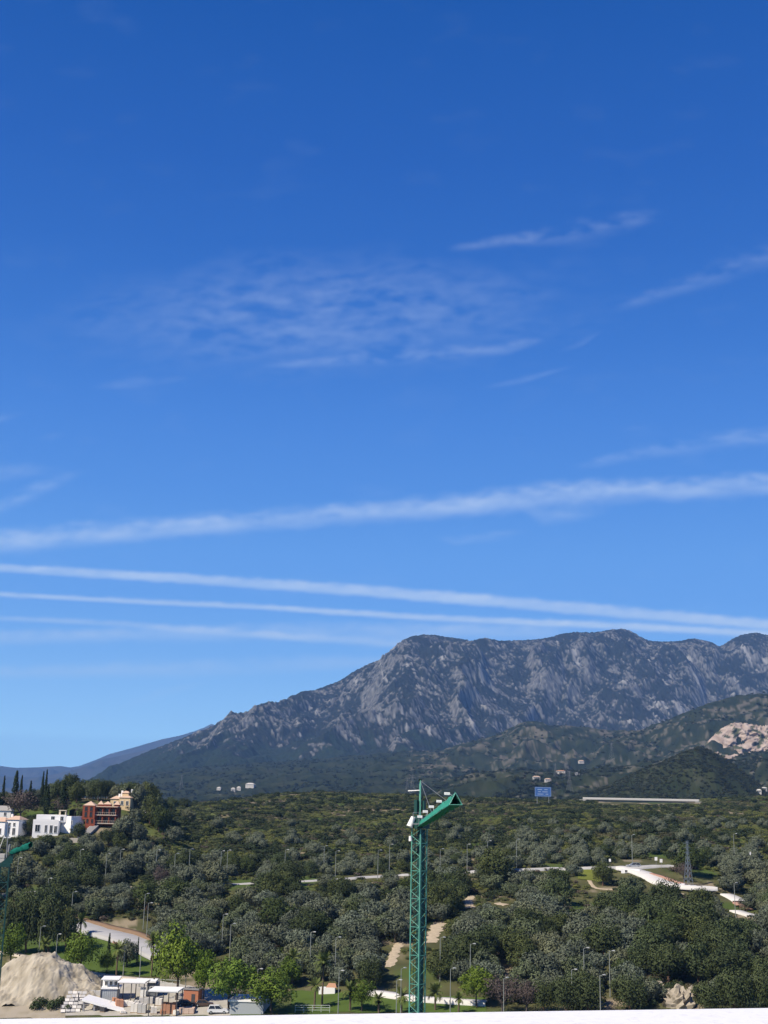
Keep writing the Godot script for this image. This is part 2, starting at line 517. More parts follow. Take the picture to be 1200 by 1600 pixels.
func make_far() -> void:
	for k in 2:
		var prof: Array = [FAR, FAR2][k]
		var d0: float = [15500.0, 12500.0][k]
		var b := MB.new()
		var rn := noise(31 + k, 0.0012, 4, true)
		var vn := noise(33 + k, 0.003, 4)
		for j in 60:
			for i in 260:
				var px := lerpf(-480.0, 650.0, i / 259.0)
				var q := j / 59.0
				var top := at(px, curve(prof, px), d0)
				var d := d0 - q * 3200.0
				var r := ray(px, 1190.0)
				var x := r.x / -r.z * d
				var h := lerpf(top.y, -60.0, pow(q, 0.8))
				h += (rn.get_noise_2d(x, d) - 0.2) * 150.0 * clampf(q * 6.0, 0.03, 1.0) * (1.0 - q)
				b.vert(Vector3(x, h, -d), Color(0.03, 0.036, 0.026).lerp(Color(0.06, 0.058, 0.045), clampf(0.4 + vn.get_noise_2d(x, d), 0.0, 1.0)))
		b.grid(260, 60)
		for q in range(0, b.ix.size(), 3):
			var sw := b.ix[q]
			b.ix[q] = b.ix[q + 1]; b.ix[q + 1] = sw
		b.smooth()
		tag(build(b, "far_mountains", mat("far_slope", Color.WHITE, 0.95)), "", "", "", "structure")

# the foothills: each ridge is a skyline, a distance for its left and right end and how far its near slope reaches
const HILLS := [
	[[[-300, 1275], [90, 1265], [140, 1240], [200, 1214], [300, 1200], [400, 1192], [500, 1186], [580, 1178], [640, 1174], [700, 1172], [740, 1180], [800, 1200], [1500, 1210]], 4000.0, 4000.0, 2200.0, 900.0],
	[[[440, 1300], [560, 1225], [640, 1196], [690, 1172], [720, 1161], [745, 1156], [770, 1149], [800, 1136], [815, 1128], [835, 1126], [860, 1133], [900, 1134], [940, 1139], [990, 1141], [1030, 1150], [1100, 1170], [1500, 1180]], 3700.0, 3700.0, 950.0, 900.0],
	[[[800, 1320], [900, 1190], [960, 1152], [990, 1143], [1040, 1126], [1070, 1113], [1100, 1101], [1130, 1093], [1160, 1086], [1200, 1083], [1300, 1075], [1500, 1090]], 3450.0, 3350.0, 850.0, 900.0],
	[[[480, 1300], [600, 1245], [650, 1233], [690, 1222], [720, 1213], [760, 1206], [800, 1203], [850, 1206], [900, 1204], [950, 1200], [1000, 1190], [1050, 1186], [1120, 1190], [1200, 1186], [1500, 1180]], 2250.0, 2250.0, 620.0, 500.0],
	[[[780, 1320], [860, 1262], [940, 1230], [980, 1214], [1010, 1202], [1040, 1189], [1060, 1181], [1078, 1174], [1093, 1171], [1108, 1174], [1125, 1182], [1145, 1196], [1165, 1212], [1185, 1228], [1230, 1262], [1330, 1340]], 1650.0, 1650.0, 330.0, 300.0],
	[[[990, 1300], [1080, 1215], [1120, 1194], [1150, 1180], [1200, 1172], [1300, 1165], [1500, 1160]], 2500.0, 2500.0, 520.0, 500.0]]
var hn: FastNoiseLite
var hn2: FastNoiseLite

func hill(x: float, d: float) -> float:
	var px := px_of(x / d, 1180.0)
	var best := at(px, curve([[-100, 1275], [60, 1270], [190, 1252]], px), d).y - 6.0
	if d < 1500.0: best -= (1500.0 - d) * 0.05
	for k in HILLS.size():
		var r: Array = HILLS[k]
		var dr := lerpf(r[1], r[2], clampf(px / 1200.0, 0.0, 1.0))
		var top := at(px, curve(r[0], px), dr).y
		var low := at(px, 1254.0, dr).y - 25.0
		var q: float = (dr - d) / r[3] if d < dr else (d - dr) / r[4]
		var f := pow(maxf(0.0, 1.0 - q), 1.25 if k != 4 else 1.1) if q < 1.0 else 0.0
		var h := low + (top - low) * f + (0.0 if q < 1.0 else -(q - 1.0) * 60.0)
		h += hn.get_noise_2d(x + k * 900.0, d) * clampf(q * 4.0, 0.0, 1.0) * minf(45.0, (top - low) * (0.35 if k > 0 else 0.12))
		best = maxf(best, h) + 0.25 * maxf(0.0, 8.0 - absf(best - h))
	return best + hn2.get_noise_2d(x, d) * 4.0

func make_foothills() -> void:
	hn = noise(41, 0.0032, 4, true); hn2 = noise(42, 0.016, 3)
	var veg := noise(43, 0.005, 4)
	var veg2 := noise(44, 0.02, 4)
	var veg3 := noise(45, 0.06, 2)
	var b := MB.new()
	var cols := 560
	var rows := 340
	for j in rows:
		var d := 1120.0 * pow(4350.0 / 1120.0, float(j) / (rows - 1))
		for i in cols:
			var px := lerpf(-60.0, 1380.0, float(i) / (cols - 1))
			var r := ray(px, 1180.0)
			var x := r.x / -r.z * d
			var h := hill(x, d)
			var g := veg.get_noise_2d(x, d)
			var g2 := veg2.get_noise_2d(x, d)
			var g3 := veg3.get_noise_2d(x, d)
			var col := Color(0.018, 0.026, 0.015).lerp(Color(0.034, 0.041, 0.022), clampf(0.5 + g2 * 1.2, 0.0, 1.0))
			col = col.lerp(Color(0.050, 0.055, 0.030), smoothstep(0.0, 0.35, g + g2 * 0.5) * (0.8 if d < 2600.0 else 0.4) * (0.3 if px < 640.0 else 1.0))
			var bare := smoothstep(0.32, 0.42, g * 0.45 + g2 * 0.75 + g3 * 0.6 + (0.10 if d > 2700.0 and px > 660.0 else 0.0) - (0.5 if px < 640.0 else 0.0))
			col = col.lerp(Color(0.13, 0.12, 0.097), bare * 0.75)
			if d > 1280.0 and d < 1700.0 and px > 900.0: col = col.lerp(Color(0.022, 0.030, 0.017).lerp(Color(0.036, 0.045, 0.024), clampf(0.5 + g2, 0.0, 1.0)), 0.75)
			b.vert(Vector3(x, h + g3 * 2.0, -d), col)
	b.grid(cols, rows)
	b.smooth()
	tag(build(b, "foothills", mat("foothill_soil", Color(0.90, 0.90, 0.90), 0.95)), "", "", "", "structure")
	# the bare rock face of the quarry
	var q := MB.new()
	var qn := noise(46, 0.02, 4, true)
	var qn2 := noise(47, 0.07, 3)
	var sky_line := [[1088, 1178], [1097, 1171], [1105, 1160], [1118, 1146], [1132, 1135], [1148, 1128], [1165, 1131], [1185, 1134], [1200, 1134], [1240, 1140], [1290, 1160], [1310, 1180]]
	for j in 44:
		for i in 110:
			var px := lerpf(1086.0, 1312.0, i / 109.0)
			var t := j / 43.0
			var top := curve(sky_line, px) + qn2.get_noise_2d(px * 8.0, 5.0) * 3.0
			var p := at(px, lerpf(top, 1186.0, t), 3010.0 - 120.0 * t)
			var k := qn.get_noise_3d(p.x, p.y * 1.2, 0.0)
			p.z += k * 26.0 * clampf(t * 5.0, 0.2, 1.0) + qn2.get_noise_2d(p.x, p.y) * 7.0
			var g := qn2.get_noise_2d(p.x * 0.7 + 300.0, p.y * 0.9)
			var col := Color(0.25, 0.195, 0.16).lerp(Color(0.40, 0.335, 0.285), clampf(0.5 + g * 1.3, 0.0, 1.0))
			if qn2.get_noise_2d(p.x * 0.4, p.y * 0.5 + 200.0) > 0.28: col = Color(0.07, 0.075, 0.04)
			q.vert(p, col)
	q.grid(110, 44)
	q.smooth()
	tag(build(q, "quarry_cliff", mat("quarry_rock", Color.WHITE, 0.95)), "", "", "", "structure")

# ---------------------------------------------------------------- ground
func make_ground() -> void:
	var b := MB.new()
	var n1 := noise(51, 0.02, 4)
	var n2 := noise(52, 0.09, 3)
	var cols := 380
	var rows := 330
	for j in rows:
		var d := 60.0 * pow(1280.0 / 60.0, float(j) / (rows - 1))
		for i in cols:
			var t := lerpf(-0.40, 0.40, float(i) / (cols - 1))
			var x := t * d
			var g := n1.get_noise_2d(x, d)
			var g2 := n2.get_noise_2d(x, d)
			var col := Color(0.065, 0.070, 0.032).lerp(Color(0.105, 0.102, 0.050), clampf(0.5 + g2 * 1.3, 0.0, 1.0))
			col = col.lerp(Color(0.07, 0.10, 0.03), smoothstep(0.05, 0.35, g))
			col = col.lerp(Color(0.24, 0.20, 0.14), smoothstep(0.28, 0.40, -g + g2 * 0.4))
			b.vert(on(x, -d), col)
	b.grid(cols, rows)
	b.smooth()
	tag(build(b, "ground", mat("hillside_soil", Color.WHITE, 0.95)), "", "", "", "structure")
	# the plain underneath, out to the horizon
	var p := MB.new()
	for j in 40:
		for i in 40:
			p.vert(Vector3(lerpf(-20000, 20000, i / 39.0), -75.0, lerpf(9000, -22000, j / 39.0)), Color(0.08, 0.08, 0.045))
	p.grid(40, 40)
	p.smooth()
	tag(build(p, "plain", mat("plain_soil", Color.WHITE, 0.95)), "", "", "", "structure")

func _ready() -> void:
	rng.seed = 7
	# camera
	var cam := Camera3D.new()
	cam.name = "camera"
	cam.fov = 45.0; cam.near = 0.1; cam.far = 40000.0
	cam.position = EYE
	cam.rotation = Vector3(PITCH, 0, ROLL)
	add_child(cam)
	cb = cam.basis
	# sky, air and sun
	var env := Environment.new()
	env.background_mode = Environment.BG_SKY
	env.sky = make_sky()
	env.tonemap_mode = Environment.TONE_MAPPER_LINEAR
	env.tonemap_exposure = EXPOSURE
	env.sdfgi_enabled = true; env.ssao_enabled = true; env.ssil_enabled = true
	env.fog_enabled = true
	env.fog_density = HAZE
	env.fog_light_color = lin(0.25, 0.5, 1.0)
	var we := WorldEnvironment.new()
	we.name = "air"
	we.environment = env
	add_child(we)
	var sun := DirectionalLight3D.new()
	sun.name = "sun"
	sun.light_color = Color(1.0, 0.95, 0.87)
	sun.light_energy = 1.6
	sun.light_angular_distance = 0.5
	sun.shadow_enabled = true
	add_child(sun)
	sun.look_at_from_position(Vector3.ZERO, Vector3(0.72, -0.95, -0.60))
	init_ground()
	make_far()
	make_mountain()
	make_foothills()
	make_ground()
	build_things()

# ---------------------------------------------------------------- plants
func leaf_faces(b: MB, o: Vector3, rad: Vector3, count: int, size: float, c0: Color, c1: Color, inner := 0.62, low := -0.75, droop := 0.0) -> void:
	for k in count:
		var y := rng.randf_range(low, 1.0)
		var w := rng.randf() * TAU
		var s := sqrt(maxf(0.0, 1.0 - y * y))
		var dirn := Vector3(cos(w) * s, y, sin(w) * s)
		var r := lerpf(inner, 1.0, sqrt(rng.randf()))
		var p := o + dirn * rad * r
		var nn := (dirn / rad).normalized()
		nn = (nn + Vector3(rng.randf_range(-1, 1), rng.randf_range(-0.6, 1.0), rng.randf_range(-1, 1)) * 0.75).normalized()
		var a := nn.cross(Vector3(rng.randf_range(-1, 1), rng.randf_range(-1, 1), rng.randf_range(-1, 1))).normalized()
		var c := nn.cross(a)
		if droop > 0.0: a = (a + Vector3.DOWN * droop).normalized()
		var z := size * rng.randf_range(0.55, 1.3)
		var col := c0.lerp(c1, rng.randf())
		var z2 := z * rng.randf_range(0.45, 0.8)
		b.quad(p - a * z * 0.5, p + c * z2 * 0.5 + a * z * 0.08, p + a * z * 0.55, p - c * z2 * 0.5 - a * z * 0.05, col)
		var outward := (dirn / rad).normalized()
		var f := b.n[b.n.size() - 1]
		if f.dot(outward) < 0.0:
			f = -f
			var e := b.ix.size()
			for t in [6, 3]:
				var sw := b.ix[e - t]
				b.ix[e - t] = b.ix[e - t + 1]; b.ix[e - t + 1] = sw
		f = (f * 0.45 + outward).normalized()
		for t in 4: b.n[b.n.size() - 1 - t] = f

func crown(seed_: int, w: float, h: float, lobes: int, faces: int, size: float, c0: Color, c1: Color, base_h := 1.0, inner := 0.6, spread := 0.62) -> ArrayMesh:
	rng.seed = seed_
	var b := MB.new()
	for k in lobes:
		var ang := TAU * k / lobes + rng.randf_range(-0.5, 0.5)
		var rr := w * 0.5 * spread * (rng.randf_range(0.55, 1.0) if k > 0 else 0.1)
		var lw := w * 0.5 * rng.randf_range(0.40, 0.62)
		var lh := h * rng.randf_range(0.26, 0.40)
		var y := base_h + lh * 0.8 + (h - lh * 1.85) * (rng.randf_range(0.1, 1.0) if k > 0 else 1.0) * (1.0 - 0.45 * rr / (w * 0.5))
		leaf_faces(b, Vector3(cos(ang) * rr, y, sin(ang) * rr), Vector3(lw, lh, lw * rng.randf_range(0.85, 1.1)), faces / lobes, size, c0, c1, inner)
		# small tufts that break the outline
		for t in 3:
			var q := rng.randf() * TAU
			leaf_faces(b, Vector3(cos(ang) * rr + cos(q) * lw * 0.8, y + rng.randf_range(0.0, lh * 0.8), sin(ang) * rr + sin(q) * lw * 0.8), Vector3.ONE * lw * 0.36, faces / lobes / 9, size, c0, c1, 0.2)
	return b.mesh()

func trunk(seed_: int, h: float, r: float, reach: float, limbs: int, col: Color, top := 0.0) -> ArrayMesh:
	rng.seed = seed_
	var b := MB.new()
	var bend := Vector3(rng.randf_range(-0.25, 0.25), 0, rng.randf_range(-0.25, 0.25))
	b.tube([Vector3(0, -0.5, 0), Vector3(0, 0.05, 0), bend + Vector3(0, h * 0.5, 0), bend * 0.6 + Vector3(0, h, 0)], [r * 1.35, r * 1.15, r * 0.85, r * 0.7], 7, col)
	for k in limbs:
		var a := TAU * k / limbs + rng.randf() * 0.8
		var p := bend * 0.6 + Vector3(0, h * rng.randf_range(0.75, 1.0), 0)
		var e := Vector3(cos(a), 0, sin(a)) * reach * rng.randf_range(0.7, 1.0)
		var up := (top if top > 0.0 else reach * 0.8) * rng.randf_range(0.7, 1.0)
		b.tube([p, p + e * 0.5 + Vector3(0, up * 0.45, 0), p + e + Vector3(0, up, 0)], [r * 0.55, r * 0.38, r * 0.12], 5, col)
	return b.mesh()

var olive_c := []
var olive_t := []
var pine_c := []
var pine_t := []
var lime_c := []
var lime_t := []
var cyp_c := []
var cyp_t: ArrayMesh
var bare_c := []
var bare_t := []
var bush_c := []
var leafm: StandardMaterial3D
var barkm: StandardMaterial3D
var leaf_tints := []

func make_plants() -> void:
	leafm = mat("leaf", Color.WHITE, 0.75)
	leafm.metallic_specular = 0.25
	leafm.backlight_enabled = true
	leafm.backlight = Color(0.22, 0.25, 0.12)
	leafm.cull_mode = BaseMaterial3D.CULL_DISABLED
	for t in [Color(1, 1, 1), Color(0.82, 0.84, 0.86), Color(1.22, 1.16, 1.02), Color(0.92, 0.98, 0.78), Color(1.12, 1.16, 1.22)]:
		var m: StandardMaterial3D = leafm.duplicate()
		m.albedo_color = Color(t.r * 0.8, t.g * 0.8, t.b * 0.8).linear_to_srgb()
		leaf_tints.append(m)
	barkm = mat("bark", Color.WHITE, 0.95)
	for k in 7:
		olive_c.append(crown(100 + k, 7.6, 5.9, 8 + k % 3, 2900, 0.46, Color(0.088, 0.108, 0.068), Color(0.170, 0.190, 0.134), 0.15))
		olive_t.append(trunk(120 + k, 1.7, 0.28, 2.0, 4, Color(0.10, 0.085, 0.065)))
	for k in 5:
		pine_c.append(crown(140 + k, 8.8, 8.0, 10, 3600, 0.44, Color(0.046, 0.065, 0.026), Color(0.094, 0.116, 0.048), 0.5, 0.5))
		pine_t.append(trunk(150 + k, 3.2, 0.30, 2.4, 5, Color(0.13, 0.085, 0.06)))
	for k in 4:
		lime_c.append(crown(160 + k, 9.0, 9.0, 11, 3600, 0.46, Color(0.075, 0.122, 0.017), Color(0.175, 0.255, 0.040), 2.0, 0.45))
		lime_t.append(trunk(170 + k, 3.6, 0.24, 2.6, 5, Color(0.085, 0.07, 0.055), 3.2))
	for k in 3:
		rng.seed = 180 + k
		var b := MB.new()
		for q in 16:
			var y := 0.5 + q * 0.56
			var r := 0.95 * pow(1.0 - q / 16.5, 0.7) * (0.75 if q < 2 else 1.0)
			leaf_faces(b, Vector3(rng.randf_range(-0.08, 0.08), y, rng.randf_range(-0.08, 0.08)), Vector3(r, 0.65, r), 80, 0.34, Color(0.016, 0.030, 0.012), Color(0.040, 0.060, 0.024), 0.55, -0.9)
		cyp_c.append(b.mesh())
	cyp_t = trunk(185, 1.0, 0.16, 0.2, 2, Color(0.09, 0.075, 0.06))
	for k in 3:
		bare_c.append(crown(190 + k, 7.5, 5.6, 9, 1300, 0.34, Color(0.085, 0.068, 0.062), Color(0.15, 0.12, 0.11), 1.2, 0.2))
		bare_t.append(trunk(195 + k, 1.8, 0.22, 2.8, 7, Color(0.12, 0.10, 0.09), 2.8))
	for k in 6:
		rng.seed = 200 + k
		var b := MB.new()
		for q in 4:
			var w := rng.randf() * TAU
			leaf_faces(b, Vector3(cos(w) * 0.5, 0.35 + rng.randf() * 0.35, sin(w) * 0.5) * (0.0 if q == 0 else 1.0) + Vector3(0, 0.4, 0) * (1.0 if q == 0 else 0.0), Vector3(0.62, 0.55, 0.62) * rng.randf_range(0.8, 1.15), 70, 0.26, Color(0.62, 0.66, 0.60), Color(1.25, 1.2, 1.15), 0.6, -0.5)
		bush_c.append(b.mesh())

const GROUPS := {"olive_tree": "olive trees on the hillside", "pine_tree": "pine trees on the hillside", "deciduous_tree": "fresh green trees by the yard", "cypress_tree": "cypress trees", "bare_tree": "leafless trees"}
var trees := []     # [position, radius] of every tree that has been planted

func tree(called: String, p: Vector3, crowns: Array, trunks: Array, k: int, sc: Vector3, turn: float, label: String) -> Node3D:
	var o := base(called, p, turn)
	o.scale = sc
	put(trunks[k % trunks.size()], "trunk", barkm, o)
	put(crowns[k % crowns.size()], "crown", leaf_tints[(k / 3) % leaf_tints.size()], o)
	tag(o, label, "tree", GROUPS[called])
	trees.append([p, 3.4 * sc.x])
	return o

const MARKS := [["the green crane mast", 655, 1430], ["the red terraced villa", 157, 1270], ["the white flat-roofed villa", 85, 1288], ["the white house at the left edge", 15, 1292], ["the grey car on the hill road", 990, 1352], ["the bend of the white road", 1060, 1388], ["the end of the white road", 1165, 1430], ["the broken pale rocks", 1060, 1550], ["the pale slope beside the lattice pylon", 1076, 1345], ["the steep dirt clearing", 680, 1458], ["the pale dirt track", 617, 1492], ["the small dirt gap", 732, 1410], ["the curved street with red kerb", 185, 1465], ["the site canopies", 225, 1545], ["the tall palm by the street", 125, 1440], ["the lone cypress", 745, 1332], ["the pair of tall lamps", 355, 1460], ["the long white site wall", 511, 1548], ["the white slab with railing", 385, 1560], ["the low white road wall", 700, 1568], ["the leafless thicket", 800, 1555], ["the twin lamps above the rocks", 932, 1510], ["the yellow-green meadow", 925, 1368], ["the hill road", 480, 1377], ["the left-hand crane", 10, 1400], ["the highway bridge", 1015, 1246], ["the blue road sign", 848, 1237], ["the dirt hook", 940, 1388], ["the lamp with the white plate", 1172, 1338], ["the pale sand heap", 60, 1540], ["the leaning lamp near the wood edge", 525, 1500], ["the small lamp at the dark thicket", 735, 1495], ["the round clearing", 785, 1413]]
const NTH := ["nearest", "second-nearest", "third-nearest", "fourth-nearest", "fifth-nearest", "sixth-nearest", "seventh-nearest", "eighth-nearest", "ninth-nearest", "tenth-nearest", "eleventh-nearest", "twelfth-nearest", "thirteenth-nearest", "fourteenth-nearest", "fifteenth-nearest", "sixteenth-nearest", "seventeenth-nearest", "eighteenth-nearest", "nineteenth-nearest", "twentieth-nearest"]
var to_label := []    # [node, look, point]

func label_by_marks() -> void:
	# each plant is told from its kin by its rank to one side of the landmark closest to it in the picture
	var bins := {}
	for e in to_label:
		var q := pix(e[2])
		var best := 1e9
		var key := ""
		for m in MARKS:
			var dx: float = q.x - m[1]
			var dy: float = (q.y - m[2]) * 1.3
			var l := sqrt(dx * dx + dy * dy)
			if l < best:
				best = l
				var side := ("right of" if dx > 0.0 else "left of") if absf(dx) > absf(dy) else ("below" if dy > 0.0 else "above")
				key = side + " " + m[0]
		var kind: String = e[3] + "|" + key
		if not bins.has(kind): bins[kind] = []
		bins[kind].append([best, e, key])
	for kind in bins:
		var l: Array = bins[kind]
		l.sort_custom(func(a, b): return a[0] < b[0])
		for i in l.size():
			var e: Array = l[i][1]
			e[0].set_meta("label", "%s, %s %s %s" % [e[1], NTH[mini(i, NTH.size() - 1)], l[i][2].get_slice(" the ", 0), "the " + l[i][2].get_slice(" the ", 1)])

var keep_clear := []   # image boxes that trees leave open: [x0, y0, x1, y1]

func blocked(p: Vector3, r: float, h: float) -> bool:
	var a := pix(p)
	var top := pix(p + Vector3(0, h, 0))
	var s := r / -p.z * F
	for q in keep_clear:
		if a.x + s > q[0] and a.x - s < q[2] and top.y < q[3] and a.y > q[1]: return true
	return false

func plant_hillside() -> void:
	rng.seed = 300
	# spots on a jittered grid that widens with distance
	var spots := []
	var d := 290.0
	while d < 640.0:
		var step := 5.9 if d < 430.0 else 7.5
		var x := -0.36 * d
		while x < 0.36 * d:
			var p := on(x + rng.randf_range(-0.42, 0.42) * step, -(d + rng.randf_range(-0.42, 0.42) * step))
			spots.append([p, rng.randf(), rng.randf(), rng.randf()])
			x += step
		d += step * 0.92
	var n1 := noise(61, 0.011, 3)
	var n2 := noise(62, 0.03, 2)
	var rest := []
	var olives := 0
	var pines := 0
	for s in spots:
		var p: Vector3 = s[0]
		var q := pix(p)
		if q.x < -60 or q.x > 1260: continue
		if (q.x < 240 and q.y > 1436) or (q.x < 345 and q.y > 1500) or (q.x < 440 and q.y > 1532) or (q.x < 765 and q.y > 1549) or q.y > 1600: continue
		if q.x < 260 and q.y < 1312: continue
		var open: float = n1.get_noise_2d(p.x, p.z)
		if s[1] > 0.93 - maxf(0.0, open) * 0.7 - smoothstep(440.0, 520.0, -p.z) * 0.80: continue
		var is_pine: bool = n2.get_noise_2d(p.x, p.z) > 0.27 or (q.x > 1020 and q.x < 1180 and q.y > 1430 and s[2] > 0.55)
		if q.x < 110 and q.y > 1395: is_pine = s[2] > 0.15
		var k := lerpf(0.78, 1.30, s[2]) * (1.0 if -p.z < 440.0 else 0.72)
		if is_pine: k *= 0.95
		var near := false
		for t in trees:
			var dd: Vector3 = t[0] - p
			if Vector2(dd.x, dd.z).length() < (t[1] + 3.4 * k) * 0.53:
				near = true
				break
		if near or blocked(p, 3.2 * k, 5.4 * k): continue
		var vi := int(s[3] * 97.0)
		var sc := Vector3(k, k * lerpf(0.85, 1.15, s[3]), k)
		var size_word: String = "large" if k > 1.08 else ("small" if k < 0.85 else "round")
		if is_pine and pines < 130:
			pines += 1
			to_label.append([tree("pine_tree", p, pine_c, pine_t, vi, sc, s[3] * TAU, "pine"), size_word + " dark green pine", p + Vector3(0, 3.5 * k, 0), "pine"])
		elif not is_pine and olives < 300:
			olives += 1
			to_label.append([tree("olive_tree", p, olive_c, olive_t, vi, sc, s[3] * TAU, "olive"), size_word + " grey-green olive tree", p + Vector3(0, 3.0 * k, 0), "olive"])
		else:
			rest.append([p, sc, s[3] * TAU, vi])
	# the farther trees, past counting
	scatter("far_olive_trees", "dark olive wood covering the middle of the hillside", olive_c.slice(0, 1), rest, leafm)
	# scrub between the trees and over the ridge
	var sc := []
	rng.seed = 400
	var g1 := noise(63, 0.009, 3)
	var g3 := noise(65, 0.022, 3)
	for i in 70000:
		var dd := 330.0 * pow(1120.0 / 330.0, pow(rng.randf(), 0.75))
		var x := rng.randf_range(-0.36, 0.36) * dd
		var p := on(x, -dd)
		var q := pix(p)
		if q.x < -30 or q.x > 1230 or (q.x < 240 and q.y > 1440) or (q.x < 345 and q.y > 1500) or (q.x < 765 and q.y > 1530): continue
		var g := g1.get_noise_2d(p.x, p.z)
		var h := g3.get_noise_2d(p.x, p.z)
		var far := smoothstep(420.0, 560.0, dd)
		if rng.randf() > 0.55 + 0.45 * far - maxf(0.0, g) * 0.4: continue
		var s := lerpf(0.45, 1.45, pow(rng.randf(), 1.6))
		var tone := rng.randf()
		var col := Color(0.072, 0.090, 0.036).lerp(Color(0.120, 0.136, 0.056), rng.randf())
		if h > 0.12: col = col.lerp(Color(0.170, 0.185, 0.052), 0.65)
		elif h < -0.16: col = col.lerp(Color(0.040, 0.054, 0.026), 0.6)
		if g > 0.22: col = col.lerp(Color(0.095, 0.088, 0.058), 0.6)
		if tone < 0.10 + 0.10 * maxf(0.0, -h):
			col = Color(0.030, 0.044, 0.019)
			s *= lerpf(1.4, 2.1, rng.randf())
		elif tone > 0.95: col = Color(0.11, 0.09, 0.075)
		if blocked(p, s, s) and not (q.x > 200.0 and q.x < 262.0 and q.y < 1312.0 and rng.randf() < 0.45): continue
		sc.append([p - Vector3(0, 0.15, 0), Vector3(s * rng.randf_range(0.9, 1.6), s * rng.randf_range(0.75, 1.05), s * rng.randf_range(0.9, 1.6)), rng.randf() * TAU, rng.randi() % 6, col])
	scatter_coloured("hillside_scrub", "low green scrub spread over the hillside and ridge", sc)
	# woods on the foothills
	var fw := []
	var g2 := noise(64, 0.004, 3)
	for i in 26000:
		var dd := 1250.0 * pow(4100.0 / 1250.0, rng.randf())
		var px := rng.randf_range(-20.0, 1220.0)
		var r := ray(px, 1180.0)
		var x := r.x / -r.z * dd
		if g2.get_noise_2d(x, dd) + rng.randf_range(-0.3, 0.3) < -0.02: continue
		var s := lerpf(2.0, 5.5, rng.randf()) * (0.55 if dd < 1750.0 and px > 900.0 else 1.0)
		var col := Color(0.018, 0.027, 0.014).lerp(Color(0.036, 0.046, 0.022), rng.randf())
		fw.append([Vector3(x, hill(x, dd) - 0.5, -dd), Vector3(s, s * rng.randf_range(0.7, 1.2), s), rng.randf() * TAU, rng.randi() % 6, col])
	for i in 9000:
		var px := rng.randf_range(880.0, 1215.0)
		var dd := rng.randf_range(1320.0, 1700.0)
		var r := ray(px, 1200.0)
		var x := r.x / -r.z * dd
		var s := lerpf(0.8, 2.4, pow(rng.randf(), 2.0))
		fw.append([Vector3(x, hill(x, dd) - 0.2, -dd), Vector3(s * 1.2, s, s * 1.2), rng.randf() * TAU, rng.randi() % 6, Color(0.018, 0.026, 0.015).lerp(Color(0.062, 0.070, 0.034), rng.randf())])
	scatter_coloured("foothill_woods", "dark green woods spread over the distant foothills", fw)

func scatter(called: String, label: String, variants: Array, items: Array, m: Material) -> void:
	var mm := MultiMesh.new()
	mm.transform_format = MultiMesh.TRANSFORM_3D
	mm.mesh = variants[0]
	mm.instance_count = items.size()
	for i in items.size():
		mm.set_instance_transform(i, Transform3D(Basis(Vector3.UP, items[i][2]).scaled(items[i][1]), items[i][0]))
	var o := MultiMeshInstance3D.new()
	o.multimesh = mm; o.material_override = m
	o.name = numbered(called)
	add_child(o)
	tag(o, label, "wood", "", "stuff")

func scatter_coloured(called: String, label: String, items: Array) -> void:
	var all := base(called, Vector3.ZERO)
	tag(all, label, "scrub" if called.begins_with("hillside") else "woods", "", "stuff")
	for v in 6:
		var mine := items.filter(func(e): return e[3] == v)
		var mm := MultiMesh.new()
		mm.transform_format = MultiMesh.TRANSFORM_3D
		mm.use_colors = true
		mm.mesh = bush_c[v]
		mm.instance_count = mine.size()
		for i in mine.size():
			mm.set_instance_transform(i, Transform3D(Basis(Vector3.UP, mine[i][2]).scaled(mine[i][1]), mine[i][0]))
			mm.set_instance_color(i, mine[i][4])
		var o := MultiMeshInstance3D.new()
		o.multimesh = mm; o.material_override = leafm
		o.name = "shrubs"
		all.add_child(o, true)
		o.set_meta("kind", "stuff")

# ---------------------------------------------------------------- roads, lawns, mounds
func ribbon(called: String, pts: Array, width: float, m: Material, lift := 0.10, world := false) -> void:
	var cv := Curve3D.new()
	var ps := []
	for p in pts: ps.append(p if world else hit(p[0], p[1]))
	for i in ps.size():
		var t: Vector3 = (ps[mini(i + 1, ps.size() - 1)] - ps[maxi(i - 1, 0)]) * 0.16
		cv.add_point(ps[i], -t, t)
	var loose := called == "dirt_track"
	cv.bake_interval = 0.8 if loose else 1.5
	var bp := cv.get_baked_points()
	var b := MB.new()
	var gn3 := noise(71, 0.2, 2)
	for i in bp.size():
		var d := (bp[mini(i + 1, bp.size() - 1)] - bp[maxi(i - 1, 0)])
		var s := Vector3(-d.z, 0, d.x).normalized() * width * 0.5 * (1.0 + 0.07 * gn3.get_noise_2d(bp[i].x * 1.3, bp[i].z * 1.3))
		if loose:
			for k in 7:
				var w := (k - 3) / 3.0 * (1.0 + 0.5 * gn3.get_noise_2d(bp[i].x * 2.3 + (40.0 if k > 3 else 0.0), bp[i].z * 2.3))
				var p := bp[i] + s * w
				var g := 0.9 + 0.22 * gn3.get_noise_2d(p.x * 4.0, p.z * 4.0)
				b.vert(Vector3(p.x, ground(p.x, p.z) + (0.10 if absf(k - 3) < 3 else -0.05), p.z), Color(g, g, g))
			continue
		var y := maxf(maxf(ground(bp[i].x - s.x, bp[i].z - s.z), ground(bp[i].x + s.x, bp[i].z + s.z)), ground(bp[i].x, bp[i].z)) + lift
		for k in [[-1.0, -1.2], [-1.0, 0.0], [0.0, 0.03], [1.0, 0.0], [1.0, -1.2]]:
			var g := 0.93 + 0.09 * gn3.get_noise_2d(bp[i].x * 2.0 + k[0] * 3.0, bp[i].z * 2.0)
			b.vert(Vector3(bp[i].x, y, bp[i].z) + s * k[0] + Vector3(0, k[1], 0), Color(g, g, g))
	b.grid(7 if loose else 5, bp.size())
	b.smooth()
	tag(build(b, called, m), "", "", "", "structure")

